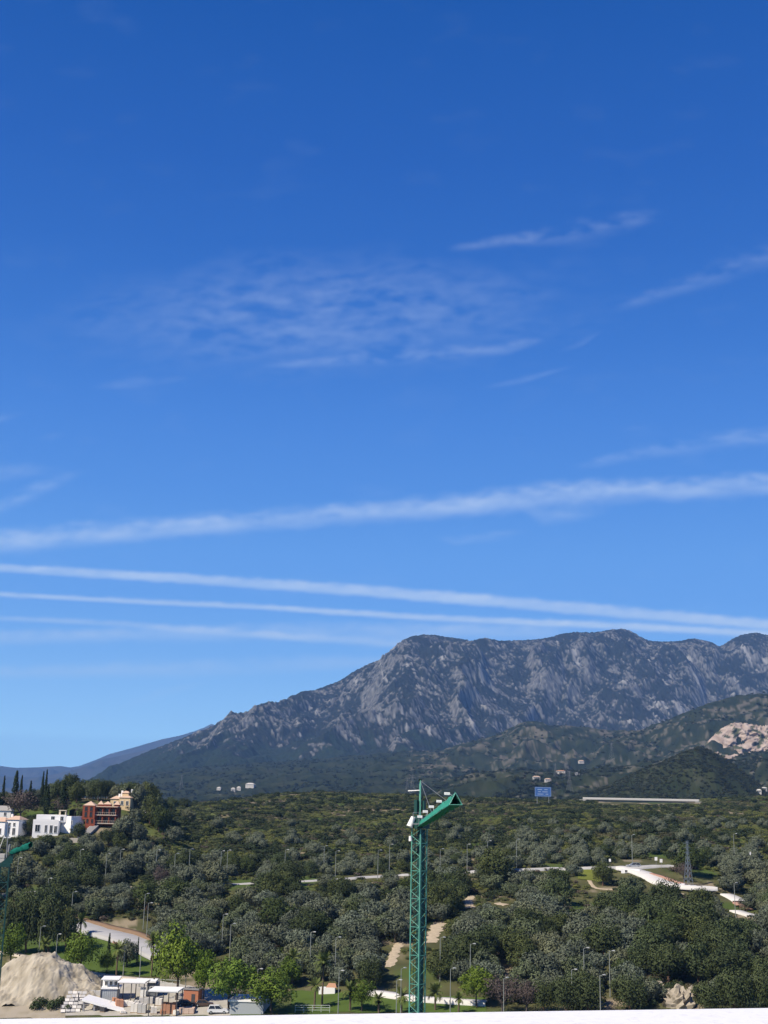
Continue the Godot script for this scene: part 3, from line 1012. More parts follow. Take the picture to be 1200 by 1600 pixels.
func patch(called: String, x0: float, x1: float, top: Array, bot: Array, nx: int, ny: int, m: Material, lift := 0.08, var_col := 0.25) -> void:
	var b := MB.new()
	var n := noise(72, 0.12, 3)
	for j in ny:
		for i in nx:
			var px := lerpf(x0, x1, float(i) / (nx - 1))
			var p := hit(px, lerpf(curve(top, px), curve(bot, px), float(j) / (ny - 1)))
			var g := 1.0 + var_col * n.get_noise_2d(p.x * 1.7, p.z * 1.7)
			b.vert(p + Vector3(0, lift, 0), Color(g, g, g * 0.95))
	b.grid(nx, ny)
	b.smooth()
	tag(build(b, called, m), "", "", "", "structure")

func make_roads() -> void:
	var concrete := mat("pale_concrete", Color(0.62, 0.61, 0.58), 0.9)
	var asphalt := mat("worn_pale_asphalt", Color(0.40, 0.40, 0.40), 0.9)
	var dirt := mat("pale_dirt", Color(0.44, 0.37, 0.27), 0.95)
	var brown := mat("brown_bank", Color(0.22, 0.15, 0.10), 0.95)
	var red := mat("red_kerb", Color(0.36, 0.22, 0.17), 0.9)
	var grass := mat("lawn_grass", Color(0.075, 0.115, 0.028), 0.95)
	var meadow := mat("meadow_grass", Color(0.135, 0.155, 0.035), 0.95)
	patch("lawn", 20, 250, [[20, 1478], [60, 1481], [140, 1464], [235, 1487], [250, 1490]], [[20, 1490], [60, 1500], [110, 1514], [160, 1524], [250, 1528]], 44, 16, grass, 0.07)
	patch("lawn", 455, 760, [[455, 1548], [520, 1552], [620, 1556], [760, 1560]], [[455, 1583], [760, 1583]], 40, 12, grass, 0.07)
	patch("lawn", -20, 60, [[-20, 1500], [60, 1508]], [[-20, 1516], [60, 1520]], 16, 6, mat("dry_lawn", Color(0.12, 0.12, 0.05), 0.95), 0.07)
	patch("sand_apron", -30, 102, [[-30, 1556], [102, 1560]], [[-30, 1592], [102, 1592]], 30, 10, mat("apron_sand", Color(0.34, 0.30, 0.235), 0.95), 0.07, 0.5)
	patch("meadow", 903, 945, [[903, 1357], [945, 1359]], [[903, 1374], [945, 1380]], 14, 8, meadow, 0.15)
	patch("meadow", 203, 262, [[203, 1272], [230, 1270], [262, 1288]], [[203, 1296], [230, 1306], [262, 1316]], 18, 14, mat("slope_grass", Color(0.125, 0.148, 0.048), 0.95), 0.15)
	patch("meadow", 262, 340, [[262, 1250], [300, 1258], [340, 1264]], [[262, 1290], [300, 1296], [340, 1290]], 26, 14, mat("slope_grass"), 0.15)
	ribbon("street", [[60, 1436], [110, 1443], [138, 1453], [175, 1463], [210, 1474], [236, 1486], [260, 1498]], 9.5, asphalt, 0.15)
	ribbon("street_bank", [[120, 1438], [150, 1446], [190, 1455], [222, 1464], [245, 1474]], 2.6, brown, 0.5)
	ribbon("red_kerb", [[132, 1460], [160, 1468], [186, 1476]], 1.3, red, 0.45)
	ribbon("footpath", [[-30, 1486], [10, 1490], [50, 1498], [95, 1512], [135, 1521], [180, 1528], [240, 1533]], 3.2, mat("footpath_gravel", Color(0.52, 0.46, 0.37), 0.95), 0.12)
	ribbon("hill_road", [[-40, 1400], [40, 1398], [110, 1394], [240, 1389], [375, 1382], [480, 1377], [540, 1374], [600, 1370], [680, 1367], [735, 1363], [820, 1360], [870, 1358], [930, 1357], [975, 1357], [1010, 1355], [1048, 1353]], 4.2, asphalt, 0.12)
	ribbon("hill_road", [[968, 1358], [990, 1363], [1012, 1370], [1032, 1380], [1058, 1388], [1085, 1391], [1112, 1394]], 6.5, concrete, 0.4)
	ribbon("hill_road", [[1134, 1399], [1146, 1405], [1156, 1412]], 4.5, concrete, 0.4)
	ribbon("hill_road", [[1149, 1425], [1160, 1428], [1178, 1433]], 4.0, concrete, 0.4)
	ribbon("red_kerb", [[1018, 1368], [1050, 1378], [1072, 1385]], 2.0, red, 0.6)
	ribbon("red_kerb", [[1150, 1413], [1160, 1418], [1172, 1424]], 2.2, red, 0.5)
	ribbon("dirt_track", [[915, 1362], [922, 1378], [932, 1388], [958, 1391]], 1.5, dirt, 0.2)
	ribbon("dirt_track", [[1060, 1397], [1072, 1403]], 3.5, dirt, 0.3)
	ribbon("dirt_track", [[690, 1438], [683, 1450], [676, 1462], [672, 1474]], 4.2, dirt, 0.2)
	ribbon("dirt_track", [[624, 1474], [616, 1490], [612, 1502], [604, 1512]], 2.8, dirt, 0.2)
	ribbon("dirt_track", [[739, 1400], [731, 1408], [735, 1420]], 2.8, dirt, 0.2)
	ribbon("dirt_track", [[776, 1412], [792, 1415]], 3.2, dirt, 0.2)
	ribbon("dirt_track", [[185, 1387], [205, 1389]], 2.5, dirt, 0.2)
	ribbon("dirt_track", [[800, 1480], [812, 1480]], 1.8, dirt, 0.2)
	ribbon("dirt_track", [[732, 1497], [742, 1499]], 2.2, dirt, 0.2)
	ribbon("site_road", [[570, 1553], [600, 1557], [626, 1561], [660, 1565], [700, 1568], [760, 1571]], 3.4, concrete, 0.5)

func mound(called: String, c: Vector3, rx: float, rz: float, h: float, seed_: int, m: Material, c0: Color, c1: Color, nx := 150, nz := 100) -> Node3D:
	var b := MB.new()
	var n1 := noise(seed_, 0.09, 4)
	var n2 := noise(seed_ + 1, 0.16, 5)
	var o := base(called, c)
	for j in nz:
		for i in nx:
			var u := lerpf(-1.0, 1.0, float(i) / (nx - 1))
			var w := lerpf(-1.0, 1.0, float(j) / (nz - 1))
			var r := sqrt(u * u + w * w) + n1.get_noise_2d(u * 20.0, w * 20.0) * 0.16
			var y := h * clampf(1.0 - pow(maxf(r, 0.0), 1.25), 0.0, 1.0)
			y = minf(y, h * 0.93 + n1.get_noise_2d(u * 30.0, w * 30.0) * 0.8)
			var p := Vector3(u * rx, y, w * rz)
			var q := n2.get_noise_2d(p.x * 1.2, p.z * 0.6 - p.y * 0.5)
			p.y += (q * 0.7 + n1.get_noise_2d(p.x * 5.0, p.z * 9.0) * 0.35 + n1.get_noise_2d(p.x * 22.0, p.z * 22.0) * 0.22 + n2.get_noise_2d(p.x * 14.0, p.z * 5.0) * 0.3) * smoothstep(0.0, 1.5, y)
			p.y += ground(c.x + p.x, c.z + p.z) - c.y - (0.6 if y < 0.05 else 0.0)
			b.vert(p, c0.lerp(c1, clampf(0.5 + q * 0.5 + n1.get_noise_2d(p.x * 3.0 + 50.0, p.z * 3.0) * 0.8, 0.0, 1.0)))
	b.grid(nx, nz)
	b.smooth()
	build(b, "heap", m, o)
	return o

# ---------------------------------------------------------------- small builders
func wbox(parent: Node, called: String, m: Material, p: Vector3, s: Vector3, turn := 0.0) -> MeshInstance3D:
	var b := MB.new()
	b.box(Vector3.ZERO, s)
	var o := build(b, called, m, parent)
	o.position = p; o.rotation.y = turn
	return o

func window(parent: Node, p: Vector3, w: float, h: float, turn := 0.0, called := "window", fm: Material = null) -> void:
	# p is the middle of the sill on the wall's face; the wall looks along local +z
	var b := MB.new()
	for s in [-1, 1]: b.box(Vector3(s * (w * 0.5 - 0.05), 0, 0.04), Vector3(0.10, h, 0.12))
	b.box(Vector3(0, h, 0.045), Vector3(w, 0.10, 0.13))
	b.box(Vector3(0, -0.08, 0.07), Vector3(w + 0.2, 0.08, 0.2))
	b.box(Vector3(0, 0, 0.035), Vector3(0.06, h, 0.07))
	var f := build(b, called, fm if fm else mat("window_frame_paint", Color(0.7, 0.7, 0.68), 0.6), parent)
	f.position = p; f.rotation.y = turn
	var g := MB.new()
	g.box(Vector3(0, 0.0, 0.012), Vector3(w - 0.12, h, 0.02))
	build(g, "pane", mat("dark_glass", Color(0.02, 0.025, 0.03), 0.08), f)

func roof_hip(parent: Node, called: String, m: Material, p: Vector3, sx: float, sz: float, h: float, ridge := 0.0) -> MeshInstance3D:
	var b := MB.new()
	var a := Vector3(-sx, 0, -sz) * 0.5
	var c := Vector3(sx, 0, -sz) * 0.5
	var d := Vector3(sx, 0, sz) * 0.5
	var e := Vector3(-sx, 0, sz) * 0.5
	var r0 := Vector3(-ridge * 0.5, h, 0)
	var r1 := Vector3(ridge * 0.5, h, 0)
	b.quad(e, r0, r1, d); b.quad(c, r1, r0, a)
	b.tri(a, r0, e); b.tri(d, r1, c)
	b.quad(a, c, d, e)
	var o := build(b, called, m, parent)
	o.position = p
	return o

# ---------------------------------------------------------------- parapet of the building the picture was taken from
func make_parapet() -> void:
	var y := EYE.y - 0.62
	var pts := []
	for q in [[0, 1591.0], [1200, 1574.0]]:
		var r := ray(q[0], q[1])
		pts.append(EYE + r * ((y - EYE.y) / r.y))
	var along: Vector3 = (pts[1] - pts[0])
	along.y = 0
	along = along.normalized()
	var o := base("apartment_building", Vector3((pts[0].x + pts[1].x) * 0.5, -2.9, (pts[0].z + pts[1].z) * 0.5), -atan2(along.z, along.x))
	tag(o, "apartment building whose white stone parapet runs along the bottom of the photo", "building")
	var top := y + 2.9
	var marble := mat("white_marble", Color(1, 1, 1), 0.45)
	marble.albedo_texture = noise_tex(81, 0.012, [[0.0, Color(0.78, 0.78, 0.77)], [0.55, Color(0.84, 0.84, 0.83)], [0.72, Color(0.80, 0.795, 0.78)], [0.76, Color(0.72, 0.70, 0.66)], [0.80, Color(0.82, 0.82, 0.81)], [1.0, Color(0.86, 0.86, 0.85)]], 1024)
	marble.uv1_triplanar = true
	marble.uv1_scale = Vector3(0.9, 0.9, 0.9)
	var stucco := mat("white_stucco", Color(0.72, 0.72, 0.70), 0.9)
	# the coping: one slab with rounded long edges
	var b := MB.new()
	var prof := [Vector2(0, -0.06), Vector2(0.0, -0.012), Vector2(0.004, -0.004), Vector2(0.012, 0), Vector2(0.448, 0), Vector2(0.456, -0.004), Vector2(0.46, -0.012), Vector2(0.46, -0.06)]
	for i in prof.size():
		var a: Vector2 = prof[i]
		var c: Vector2 = prof[(i + 1) % prof.size()]
		b.quad(Vector3(-7, top + a.y, a.x), Vector3(7, top + a.y, a.x), Vector3(7, top + c.y, c.x), Vector3(-7, top + c.y, c.x))
	build(b, "coping", marble, o)
	wbox(o, "parapet_wall", stucco, Vector3(0, top - 1.06, 0.23), Vector3(13.9, 1.0, 0.36))
	wbox(o, "terrace_floor", mat("terrace_tile", Color(0.45, 0.42, 0.38), 0.8), Vector3(0, top - 1.36, 6.0), Vector3(13.9, 0.3, 11.9))
	wbox(o, "facade", stucco, Vector3(0, -2.0, 6.1), Vector3(13.7, top + 0.64, 11.6))
	var g := MB.new()
	g.box(Vector3(0, -4.3, 0), Vector3(260, 1.0, 150))
	tag(build(g, "street_level", mat("street_level_paving", Color(0.20, 0.19, 0.17), 0.95)), "", "", "", "structure")

# ---------------------------------------------------------------- cranes
func bar(a: Vector3, c: Vector3, r: float) -> ArrayMesh:
	var b := MB.new()
	b.tube([a, c], [r, r], 4)
	return b.mesh()

func make_crane() -> void:
	var top_p := at(655.5, 1290, 110)
	var g := ground(top_p.x, top_p.z)
	var o := base("tower_crane", Vector3(top_p.x, g, top_p.z), deg_to_rad(52.0))
	tag(o, "green lattice tower crane with its folded jib wrapped in green netting", "crane")
	var h := top_p.y - g
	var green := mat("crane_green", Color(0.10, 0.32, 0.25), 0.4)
	var deep := mat("crane_deep_green", Color(0.008, 0.055, 0.048), 0.5)
	var white := mat("sign_white", Color(0.82, 0.82, 0.80), 0.6)
	var s := 0.46
	var corners := [Vector3(-s, 0, -s), Vector3(s, 0, -s), Vector3(s, 0, s), Vector3(-s, 0, s)]
	var split := h - 17.6
	# lower mast, out of sight behind the parapet
	var lo := MB.new()
	for c in corners: lo.box(c, Vector3(0.12, split, 0.12))
	for k in int(split / 1.14):
		for f in 4: lo.tube([corners[f] + Vector3(0, k * 1.14, 0), corners[(f + 1) % 4] + Vector3(0, k * 1.14 + 1.14, 0)], [0.03, 0.03], 4)
	tag(build(lo, "lower_mast", green, o), "", "", "", "stuff")
	wbox(o, "ballast_base", mat("ballast_concrete", Color(0.4, 0.4, 0.38), 0.9), Vector3(0, -0.4, 0), Vector3(4.2, 1.2, 4.2))
	# upper mast
	for c in corners: wbox(o, "mast_chord", green, c + Vector3(0, split, 0), Vector3(0.085, 17.6, 0.085))
	var up := []
	var dn := []
	var rung := []
	for f in 4:
		up.append(bar(corners[f], corners[(f + 1) % 4] + Vector3(0, 0.57, 0), 0.026))
		dn.append(bar(corners[(f + 1) % 4], corners[f] + Vector3(0, 0.57, 0), 0.026))
		rung.append(bar(corners[f], corners[(f + 1) % 4], 0.028))
	for k in 30:
		for f in 4:
			var q := put(up[f] if k % 2 == 0 else dn[f], "brace", green, o)
			q.position.y = split + 0.2 + k * 0.57
			if k % 4 == 0:
				var w := put(rung[f], "cross_bar", green, o)
				w.position.y = split + 0.17 + k * 0.57
	# inner ladder and hoist cable duct
	var lad := MB.new()
	for q in [-0.17, 0.17]: lad.box(Vector3(q, split, -0.3), Vector3(0.04, 17.4, 0.04))
	for k in 58: lad.box(Vector3(0, split + 0.2 + k * 0.3, -0.3), Vector3(0.34, 0.025, 0.025))
	build(lad, "ladder", deep, o)
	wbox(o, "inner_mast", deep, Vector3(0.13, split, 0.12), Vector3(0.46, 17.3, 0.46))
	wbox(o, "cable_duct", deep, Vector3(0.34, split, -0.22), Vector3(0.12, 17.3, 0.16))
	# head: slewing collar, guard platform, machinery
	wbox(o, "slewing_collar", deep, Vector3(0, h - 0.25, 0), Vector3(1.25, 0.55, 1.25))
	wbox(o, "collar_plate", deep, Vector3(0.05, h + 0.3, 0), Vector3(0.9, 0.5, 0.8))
	var pf := MB.new()
	pf.box(Vector3(-0.75, h + 0.12, 0.55), Vector3(1.1, 0.06, 0.7))
	for q in [Vector3(-1.27, h + 0.18, 0.86), Vector3(-1.27, h + 0.18, 0.24), Vector3(-0.25, h + 0.18, 0.86)]: pf.box(q, Vector3(0.035, 0.95, 0.035))
	pf.tube([Vector3(-1.27, h + 1.1, 0.24), Vector3(-1.27, h + 1.1, 0.86), Vector3(-0.25, h + 1.1, 0.86)], [0.02, 0.02, 0.02], 4)
	pf.tube([Vector3(-1.27, h + 0.65, 0.24), Vector3(-1.27, h + 0.65, 0.86), Vector3(-0.25, h + 0.65, 0.86)], [0.02, 0.02, 0.02], 4)
	build(pf, "guard_platform", mat("galvanised_steel", Color(0.4, 0.41, 0.42), 0.5, 0.5), o)
	var inv := Transform3D(Basis(Vector3.UP, deg_to_rad(52.0)), o.position).affine_inverse()
	var loc := func(px: float, py: float, d: float) -> Vector3: return inv * at(px, py, d)
	var wb := MB.new()
	wb.tube([loc.call(640.0, 1292.0, 109.6), loc.call(646.0, 1277.0, 109.8)], [0.30, 0.22], 7)
	build(wb, "motor_cover", white, o)
	var wc := MB.new()
	wc.tube([loc.call(641.5, 1314.0, 109.4), loc.call(641.0, 1306.0, 109.4)], [0.17, 0.12], 8)
	build(wc, "work_light", white, o)
	var arm := MB.new()
	arm.tube([loc.call(641.0, 1305.0, 109.4), loc.call(648.0, 1299.0, 109.7)], [0.03, 0.03], 5)
	build(arm, "light_bracket", deep, o)
	# tower head post with stays
	var t0: Vector3 = loc.call(656.0, 1290.0, 110.0)
	var t1: Vector3 = loc.call(656.8, 1219.0, 110.0)
	for q in [Vector3(-0.12, 0, 0.12), Vector3(0.12, 0, -0.12)]:
		var hp := MB.new()
		hp.box(t0 + q, Vector3(0.10, t1.y - t0.y, 0.10))
		build(hp, "head_post", green, o)
	for k in 5: wbox(o, "head_rung", green, Vector3(t0.x, lerpf(t0.y + 0.6, t1.y - 0.3, k / 4.0), t0.z), Vector3(0.08, 0.07, 0.36), -PI / 4)
	var cap := MB.new()
	cap.lathe(Vector3(t1.x, t1.y - 0.12, t1.z), [Vector2(0, 0.22), Vector2(0.10, 0.2), Vector2(0.17, 0.08), Vector2(0.17, -0.02), Vector2(0, -0.04)], 10)
	build(cap, "head_sheave", white, o)
	var box2 := MB.new()
	box2.box(loc.call(650.5, 1272.0, 110.0), Vector3(0.30, 1.2, 0.3))
	box2.box(loc.call(662.0, 1268.0, 110.0), Vector3(0.26, 0.9, 0.28))
	build(box2, "control_cabinet", deep, o)
	var hb := MB.new()
	hb.tube([loc.call(637.5, 1236.0, 110.2), loc.call(655.5, 1235.0, 110.0)], [0.05, 0.05], 5)
	build(hb, "anemometer_arm", white, o)
	# the folded jib, wrapped in netting
	var j0: Vector3 = loc.call(656.0, 1289.0, 109.4)
	var j1: Vector3 = loc.call(712.0, 1250.0, 93.0)
	var ax := (j1 - j0).normalized()
	var sd := ax.cross(Vector3.UP).normalized()
	var upv := sd.cross(ax).normalized()
	var net := MB.new()
	var wr := noise(91, 0.9, 3)
	var ring := 22
	var seg := 42
	for k in seg:
		var t := float(k) / (seg - 1)
		var p := j0.lerp(j1, t)
		var hw := lerpf(0.26, 0.46, pow(t, 0.7))
		var hh := lerpf(0.42, 0.84, pow(t, 0.7))
		var tri := [upv * hh * 0.60, sd * hw - upv * hh * 0.40, -sd * hw - upv * hh * 0.40]
		for q in ring:
			var e := 3.0 * q / ring
			var a: Vector3 = tri[int(e) % 3]
			var c: Vector3 = tri[(int(e) + 1) % 3]
			var f := e - int(e)
			var off := a.lerp(c, f)
			var sag := sin(f * PI) * (0.06 + 0.05 * sin(t * 23.0 + int(e) * 2.0))
			off *= 1.0 - sag * 1.3 + wr.get_noise_3d(e * 2.6, t * 13.0 + e * 1.6, 0.0) * 0.6
			net.vert(p + off, Color(1, 1, 1))
	for k in seg - 1:
		for q in ring:
			var a0 := k * ring + q
			var a1 := k * ring + (q + 1) % ring
			for z in [a0, a1, a0 + ring, a1, a1 + ring, a0 + ring]: net.ix.append(z)
	net.smooth()
	var netm := mat("green_netting", Color(0.040, 0.245, 0.185), 0.85)
	netm.cull_mode = BaseMaterial3D.CULL_DISABLED
	build(net, "netting", netm, o)
	var e3 := [upv * 0.84 * 0.62, sd * 0.48 - upv * 0.84 * 0.42, -sd * 0.48 - upv * 0.84 * 0.42]
	for q in 3:
		var eb := MB.new()
		eb.tube([j1 + e3[q] + ax * 0.05, j1 + e3[(q + 1) % 3] + ax * 0.05], [0.032, 0.032], 5)
		build(eb, "jib_end_bar", green, o)
	for q in 3:
		var cb2 := MB.new()
		cb2.tube([j0 + e3[q] * 0.52, j1 + e3[q] * 0.97], [0.03, 0.03], 5)
		build(cb2, "jib_chord", green, o)
	var sm := MB.new()
	var seam := []
	var srad := []
	for q in 15:
		var t := q / 14.0
		var hh := lerpf(0.42, 0.84, pow(t, 0.7))
		seam.append(j0.lerp(j1, t) - sd * lerpf(0.26, 0.46, pow(t, 0.7)) * 0.62 + upv * hh * (0.02 + 0.05 * sin(t * 17.0)))
		srad.append(0.03)
	sm.tube(seam, srad, 5)
	build(sm, "net_seam", deep, o)
	# white plates on stalks along the jib
	for q in [[656.0, 1276.0, 0.06], [664.5, 1268.0, 0.22], [674.0, 1260.5, 0.42], [686.0, 1252.0, 0.66], [698.5, 1240.0, 0.92]]:
		var jp := j0.lerp(j1, q[2]) + upv * lerpf(0.42, 0.84, q[2]) * 0.58
		var dd := lerpf(109.4, 93.0, q[2])
		var pp: Vector3 = loc.call(q[0], q[1], dd)
		var pl := MB.new()
		var bs := Basis(Vector3.UP, -deg_to_rad(52.0))
		pl.box(pp - Vector3(0, 0.09, 0), Vector3(0.42, 0.19, 0.03), Color.WHITE, bs)
		var po := build(pl, "sign_plate", white, o)
		var mk := MB.new()
		for w in 3: mk.box(pp + bs * Vector3(-0.09 + w * 0.09, -0.02, 0.018), Vector3(0.05, 0.035, 0.008), Color.WHITE, bs)
		build(mk, "plate_marking", mat("plate_grey", Color(0.35, 0.35, 0.36), 0.7), po)
		var st := MB.new()
		st.tube([pp + bs * Vector3(0.2, 0, 0), jp], [0.016, 0.016], 4)
		build(st, "plate_stalk", white, o)
	for q in [[674.0, 1262.0, 0.36], [697.0, 1248.0, 0.78]]:
		var rp := MB.new()
		rp.tube([t1 + Vector3(0, -0.05, 0), j0.lerp(j1, q[2]) + upv * 0.4], [0.02, 0.02], 4)
		build(rp, "stay_rope", mat("galvanised_steel"), o)

func make_left_crane() -> void:
	var top_p := at(8.0, 1352, 185)
	var g := ground(top_p.x, top_p.z)
	var o := base("tower_crane", Vector3(top_p.x, g, top_p.z), deg_to_rad(12.0))
	tag(o, "dark green tower crane cut off by the left edge of the photo", "crane")
	var h := top_p.y - g
	var green := mat("crane_green")
	var deep := mat("crane_deep_green")
	var s := 0.62
	var corners := [Vector3(-s, 0, -s), Vector3(s, 0, -s), Vector3(s, 0, s), Vector3(-s, 0, s)]
	var split := h - 24.0
	var lo := MB.new()
	for c in corners: lo.box(c, Vector3(0.14, split, 0.14))
	build(lo, "lower_mast", deep, o)
	wbox(o, "ballast_base", mat("ballast_concrete"), Vector3(0, -0.4, 0), Vector3(4.6, 1.2, 4.6))
	for i in 4: wbox(o, "mast_chord", deep, corners[i] + Vector3(0, split, 0), Vector3(0.14, 24.0, 0.14))
	for k in 20:
		for f in 4:
			var a: Vector3 = corners[f] if k % 2 == 0 else corners[(f + 1) % 4]
			var c: Vector3 = corners[(f + 1) % 4] if k % 2 == 0 else corners[f]
			var q := put(bar(a, c + Vector3(0, 1.2, 0), 0.04), "brace", deep, o)
			q.position.y = split + k * 1.2
			if k % 3 == 0:
				var w := put(bar(corners[f], corners[(f + 1) % 4], 0.045), "cross_bar", deep, o)
				w.position.y = split + k * 1.2
	var hd := MB.new()
	hd.box(Vector3(0, h - 0.2, 0), Vector3(1.5, 0.5, 1.5))
	hd.prism([Vector2(-0.8, 0), Vector2(0.9, 0), Vector2(0.9, 1.6), Vector2(0.1, 0.7)], 0.9, Basis(), Vector3(0.1, h + 0.3, 0))
	build(hd, "slewing_head", deep, o)
	var inv := Transform3D(Basis(Vector3.UP, deg_to_rad(12.0)), o.position).affine_inverse()
	var loc := func(px: float, py: float, d: float) -> Vector3: return inv * at(px, py, d)
	var jm := MB.new()
	var a0: Vector3 = loc.call(17.0, 1332.0, 184.0)
	var a1: Vector3 = loc.call(47.5, 1320.5, 180.0)
	var axis := (a1 - a0).normalized()
	var wr := noise(93, 0.8, 3)
	var sd := axis.cross(Vector3.UP).normalized()
	var up := sd.cross(axis)
	for k in 26:
		var t := k / 25.0
		for q in 14:
			var w := TAU * q / 14.0
			var r := lerpf(0.26, 0.42, t) * (1.0 + 0.5 * wr.get_noise_3d(cos(w) * 2.0, sin(w) * 2.0, t * 8.0))
			jm.vert(a0.lerp(a1, t) + (sd * cos(w) * 0.8 + up * (sin(w) + 0.35 * cos(w * 3.0))) * r)
	for k in 25:
		for q in 14:
			var b0 := k * 14 + q
			var b1 := k * 14 + (q + 1) % 14
			for z in [b0, b1, b0 + 14, b1, b1 + 14, b0 + 14]: jm.ix.append(z)
	jm.smooth()
	build(jm, "netting", mat("dark_netting", Color(0.012, 0.12, 0.095), 0.85), o)
	var post := MB.new()
	post.tube([loc.call(10.5, 1340.0, 185.0), loc.call(13.0, 1286.0, 185.0)], [0.10, 0.07], 6)
	build(post, "head_post", mat("galvanised_steel"), o)
	var cyl := MB.new()
	cyl.tube([loc.call(13.5, 1331.0, 184.5), loc.call(15.5, 1319.0, 184.5)], [0.16, 0.16], 8)
	build(cyl, "luffing_cylinder", mat("galvanised_steel"), o)
	var stay := MB.new()
	stay.tube([loc.call(7.0, 1306.0, 185.0), loc.call(-8.0, 1345.0, 187.0)], [0.06, 0.06], 5)
	build(stay, "stay_bar", mat("sign_white"), o)
	var wt: Vector3 = loc.call(2.0, 1343.0, 186.0)
	for k in 3: wbox(o, "counterweight", mat("counterweight_concrete", Color(0.55, 0.52, 0.48), 0.9), wt + Vector3(-0.35, -1.0 + k * 0.62, 0), Vector3(1.6, 0.56, 1.3))
	for k in 2:
		var wl := MB.new()
		wl.box(loc.call(7.5 + k * 7.0, 1309.5, 185.0), Vector3(0.4, 0.16, 0.2))
		build(wl, "work_light", mat("sign_white"), o)

# ---------------------------------------------------------------- houses
func make_villas() -> void:
	var wall := mat("white_render", Color(0.82, 0.81, 0.79), 0.9)
	var tile := mat("clay_tile", Color(0.42, 0.24, 0.15), 0.9)
	var pale_tile := mat("pale_clay_tile", Color(0.55, 0.40, 0.30), 0.9)
	var red := mat("red_render", Color(0.25, 0.075, 0.045), 0.9)
	var cream := mat("cream_render", Color(0.60, 0.46, 0.28), 0.9)
	var slab := mat("grey_slab", Color(0.32, 0.31, 0.30), 0.9)
	# the white flat-roofed villa
	var p := hit(85, 1303)
	var u := -p.z / F * 1.02
	var o := base("white_villa", p, 0.12)
	tag(o, "white flat-roofed villa with a round rooftop turret below the dark trees", "house")
	wbox(o, "ground_floor", wall, Vector3(-11.5 * u, -2.0, 0), Vector3(37 * u, 18 * u + 2.0, 8))
	wbox(o, "upper_floor", wall, Vector3(-6.5 * u, 16 * u, -3.5), Vector3(43 * u, 10.5 * u, 7))
	wbox(o, "side_wing", wall, Vector3(23.5 * u, -2.0, -3.2), Vector3(19 * u, 25 * u + 2.0, 7.5), -0.6)
	wbox(o, "roof_parapet", wall, Vector3(-11.5 * u, 18 * u, 3.8), Vector3(37 * u, 0.5, 0.3))
	var tr := MB.new()
	tr.lathe(Vector3(23 * u, 25 * u, -3.0), [Vector2(1.35, 0), Vector2(1.35, 2.0), Vector2(1.2, 2.3), Vector2(0.7, 2.55), Vector2(0.0, 2.65)], 18)
	build(tr, "turret", wall, o)
	var pg := MB.new()
	for q in [Vector3(4 * u, 26 * u, -2.0), Vector3(13 * u, 26 * u, -2.0), Vector3(4 * u, 26 * u, -4.5), Vector3(13 * u, 26 * u, -4.5)]: pg.box(q, Vector3(0.35, 1.7, 0.35))
	pg.box(Vector3(8.5 * u, 26 * u + 1.7, -3.2), Vector3(11 * u, 0.3, 3.2))
	build(pg, "pergola", mat("pergola_cream", Color(0.62, 0.55, 0.42), 0.9), o)
	for q in [[-23.0, 0.7, 1.9, 2.5], [-11.0, 0.5, 1.0, 2.6], [-3.5, 0.2, 1.2, 2.9], [3.0, 0.4, 1.2, 2.4]]: window(o, Vector3(q[0] * u, q[1], 4.0), q[2], q[3])
	for q in [[-4.0, 1.5], [9.0, 1.3]]: window(o, Vector3(q[0] * u, 18.6 * u, 0.0), q[1], 1.5)
	window(o, Vector3(24 * u, 3.6, 0.9), 1.2, 1.4, -0.6)
	wbox(o, "awning", mat("grey_awning", Color(0.25, 0.25, 0.26), 0.9), Vector3(-19 * u, 18.5 * u, 1.6), Vector3(20 * u, 0.25, 3.6))
	# the white house at the left edge
	p = hit(12, 1306)
	u = -p.z / F * 1.02
	o = base("white_house", p, -0.15)
	tag(o, "white house with pale tiled roofs at the left edge of the photo", "house")
	wbox(o, "main_block", wall, Vector3(11 * u, -2.0, -1.0), Vector3(20 * u, 23 * u + 2.0, 8))
	roof_hip(o, "roof", pale_tile, Vector3(11 * u, 23 * u, -1.0), 22.5 * u, 8.8, 1.4, 8 * u)
	wbox(o, "low_wing", wall, Vector3(-9 * u, -2.0, 0.5), Vector3(22 * u, 20 * u + 2.0, 8))
	roof_hip(o, "roof", pale_tile, Vector3(-9 * u, 20 * u, 0.5), 24 * u, 8.8, 1.6, 9 * u)
	wbox(o, "chimney", wall, Vector3(2 * u, 24 * u, -1.5), Vector3(0.8, 1.8, 0.8))
	for q in [[6.0, 1.0, 1.1, 2.0], [14.0, 0.4, 1.3, 2.5], [14.0, 3.6, 1.0, 1.3], [7.0, 3.7, 0.9, 1.2]]: window(o, Vector3(q[0] * u, q[1], 3.0), q[2], q[3])
	for q in [[-14.0, 0.6], [-5.0, 0.6]]: window(o, Vector3(q[0] * u, q[1], 4.5), 1.2, 2.1)
	# a grey-roofed house above it
	p = hit(4, 1276)
	o = base("grey_roofed_house", p, 0.1)
	tag(o, "small house with a grey pitched roof under the purple tree", "house")
	wbox(o, "wall", wall, Vector3(0, -2.0, 0), Vector3(7.5, 4.4, 6))
	roof_hip(o, "roof", slab, Vector3(0, 2.4, 0), 8.4, 6.8, 2.0, 4.5)
	window(o, Vector3(1.5, 0.4, 3.0), 1.1, 1.3)
	# the red terraced villa
	p = hit(157, 1291)
	u = -p.z / F * 1.02
	o = base("red_villa", p, 0.05)
	tag(o, "red terraced villa with small pyramid roofs on the wooded hill", "house")
	wbox(o, "basement", red, Vector3(-13 * u, -3.0, 1.0), Vector3(14 * u, 3.0 + 9 * u, 7))
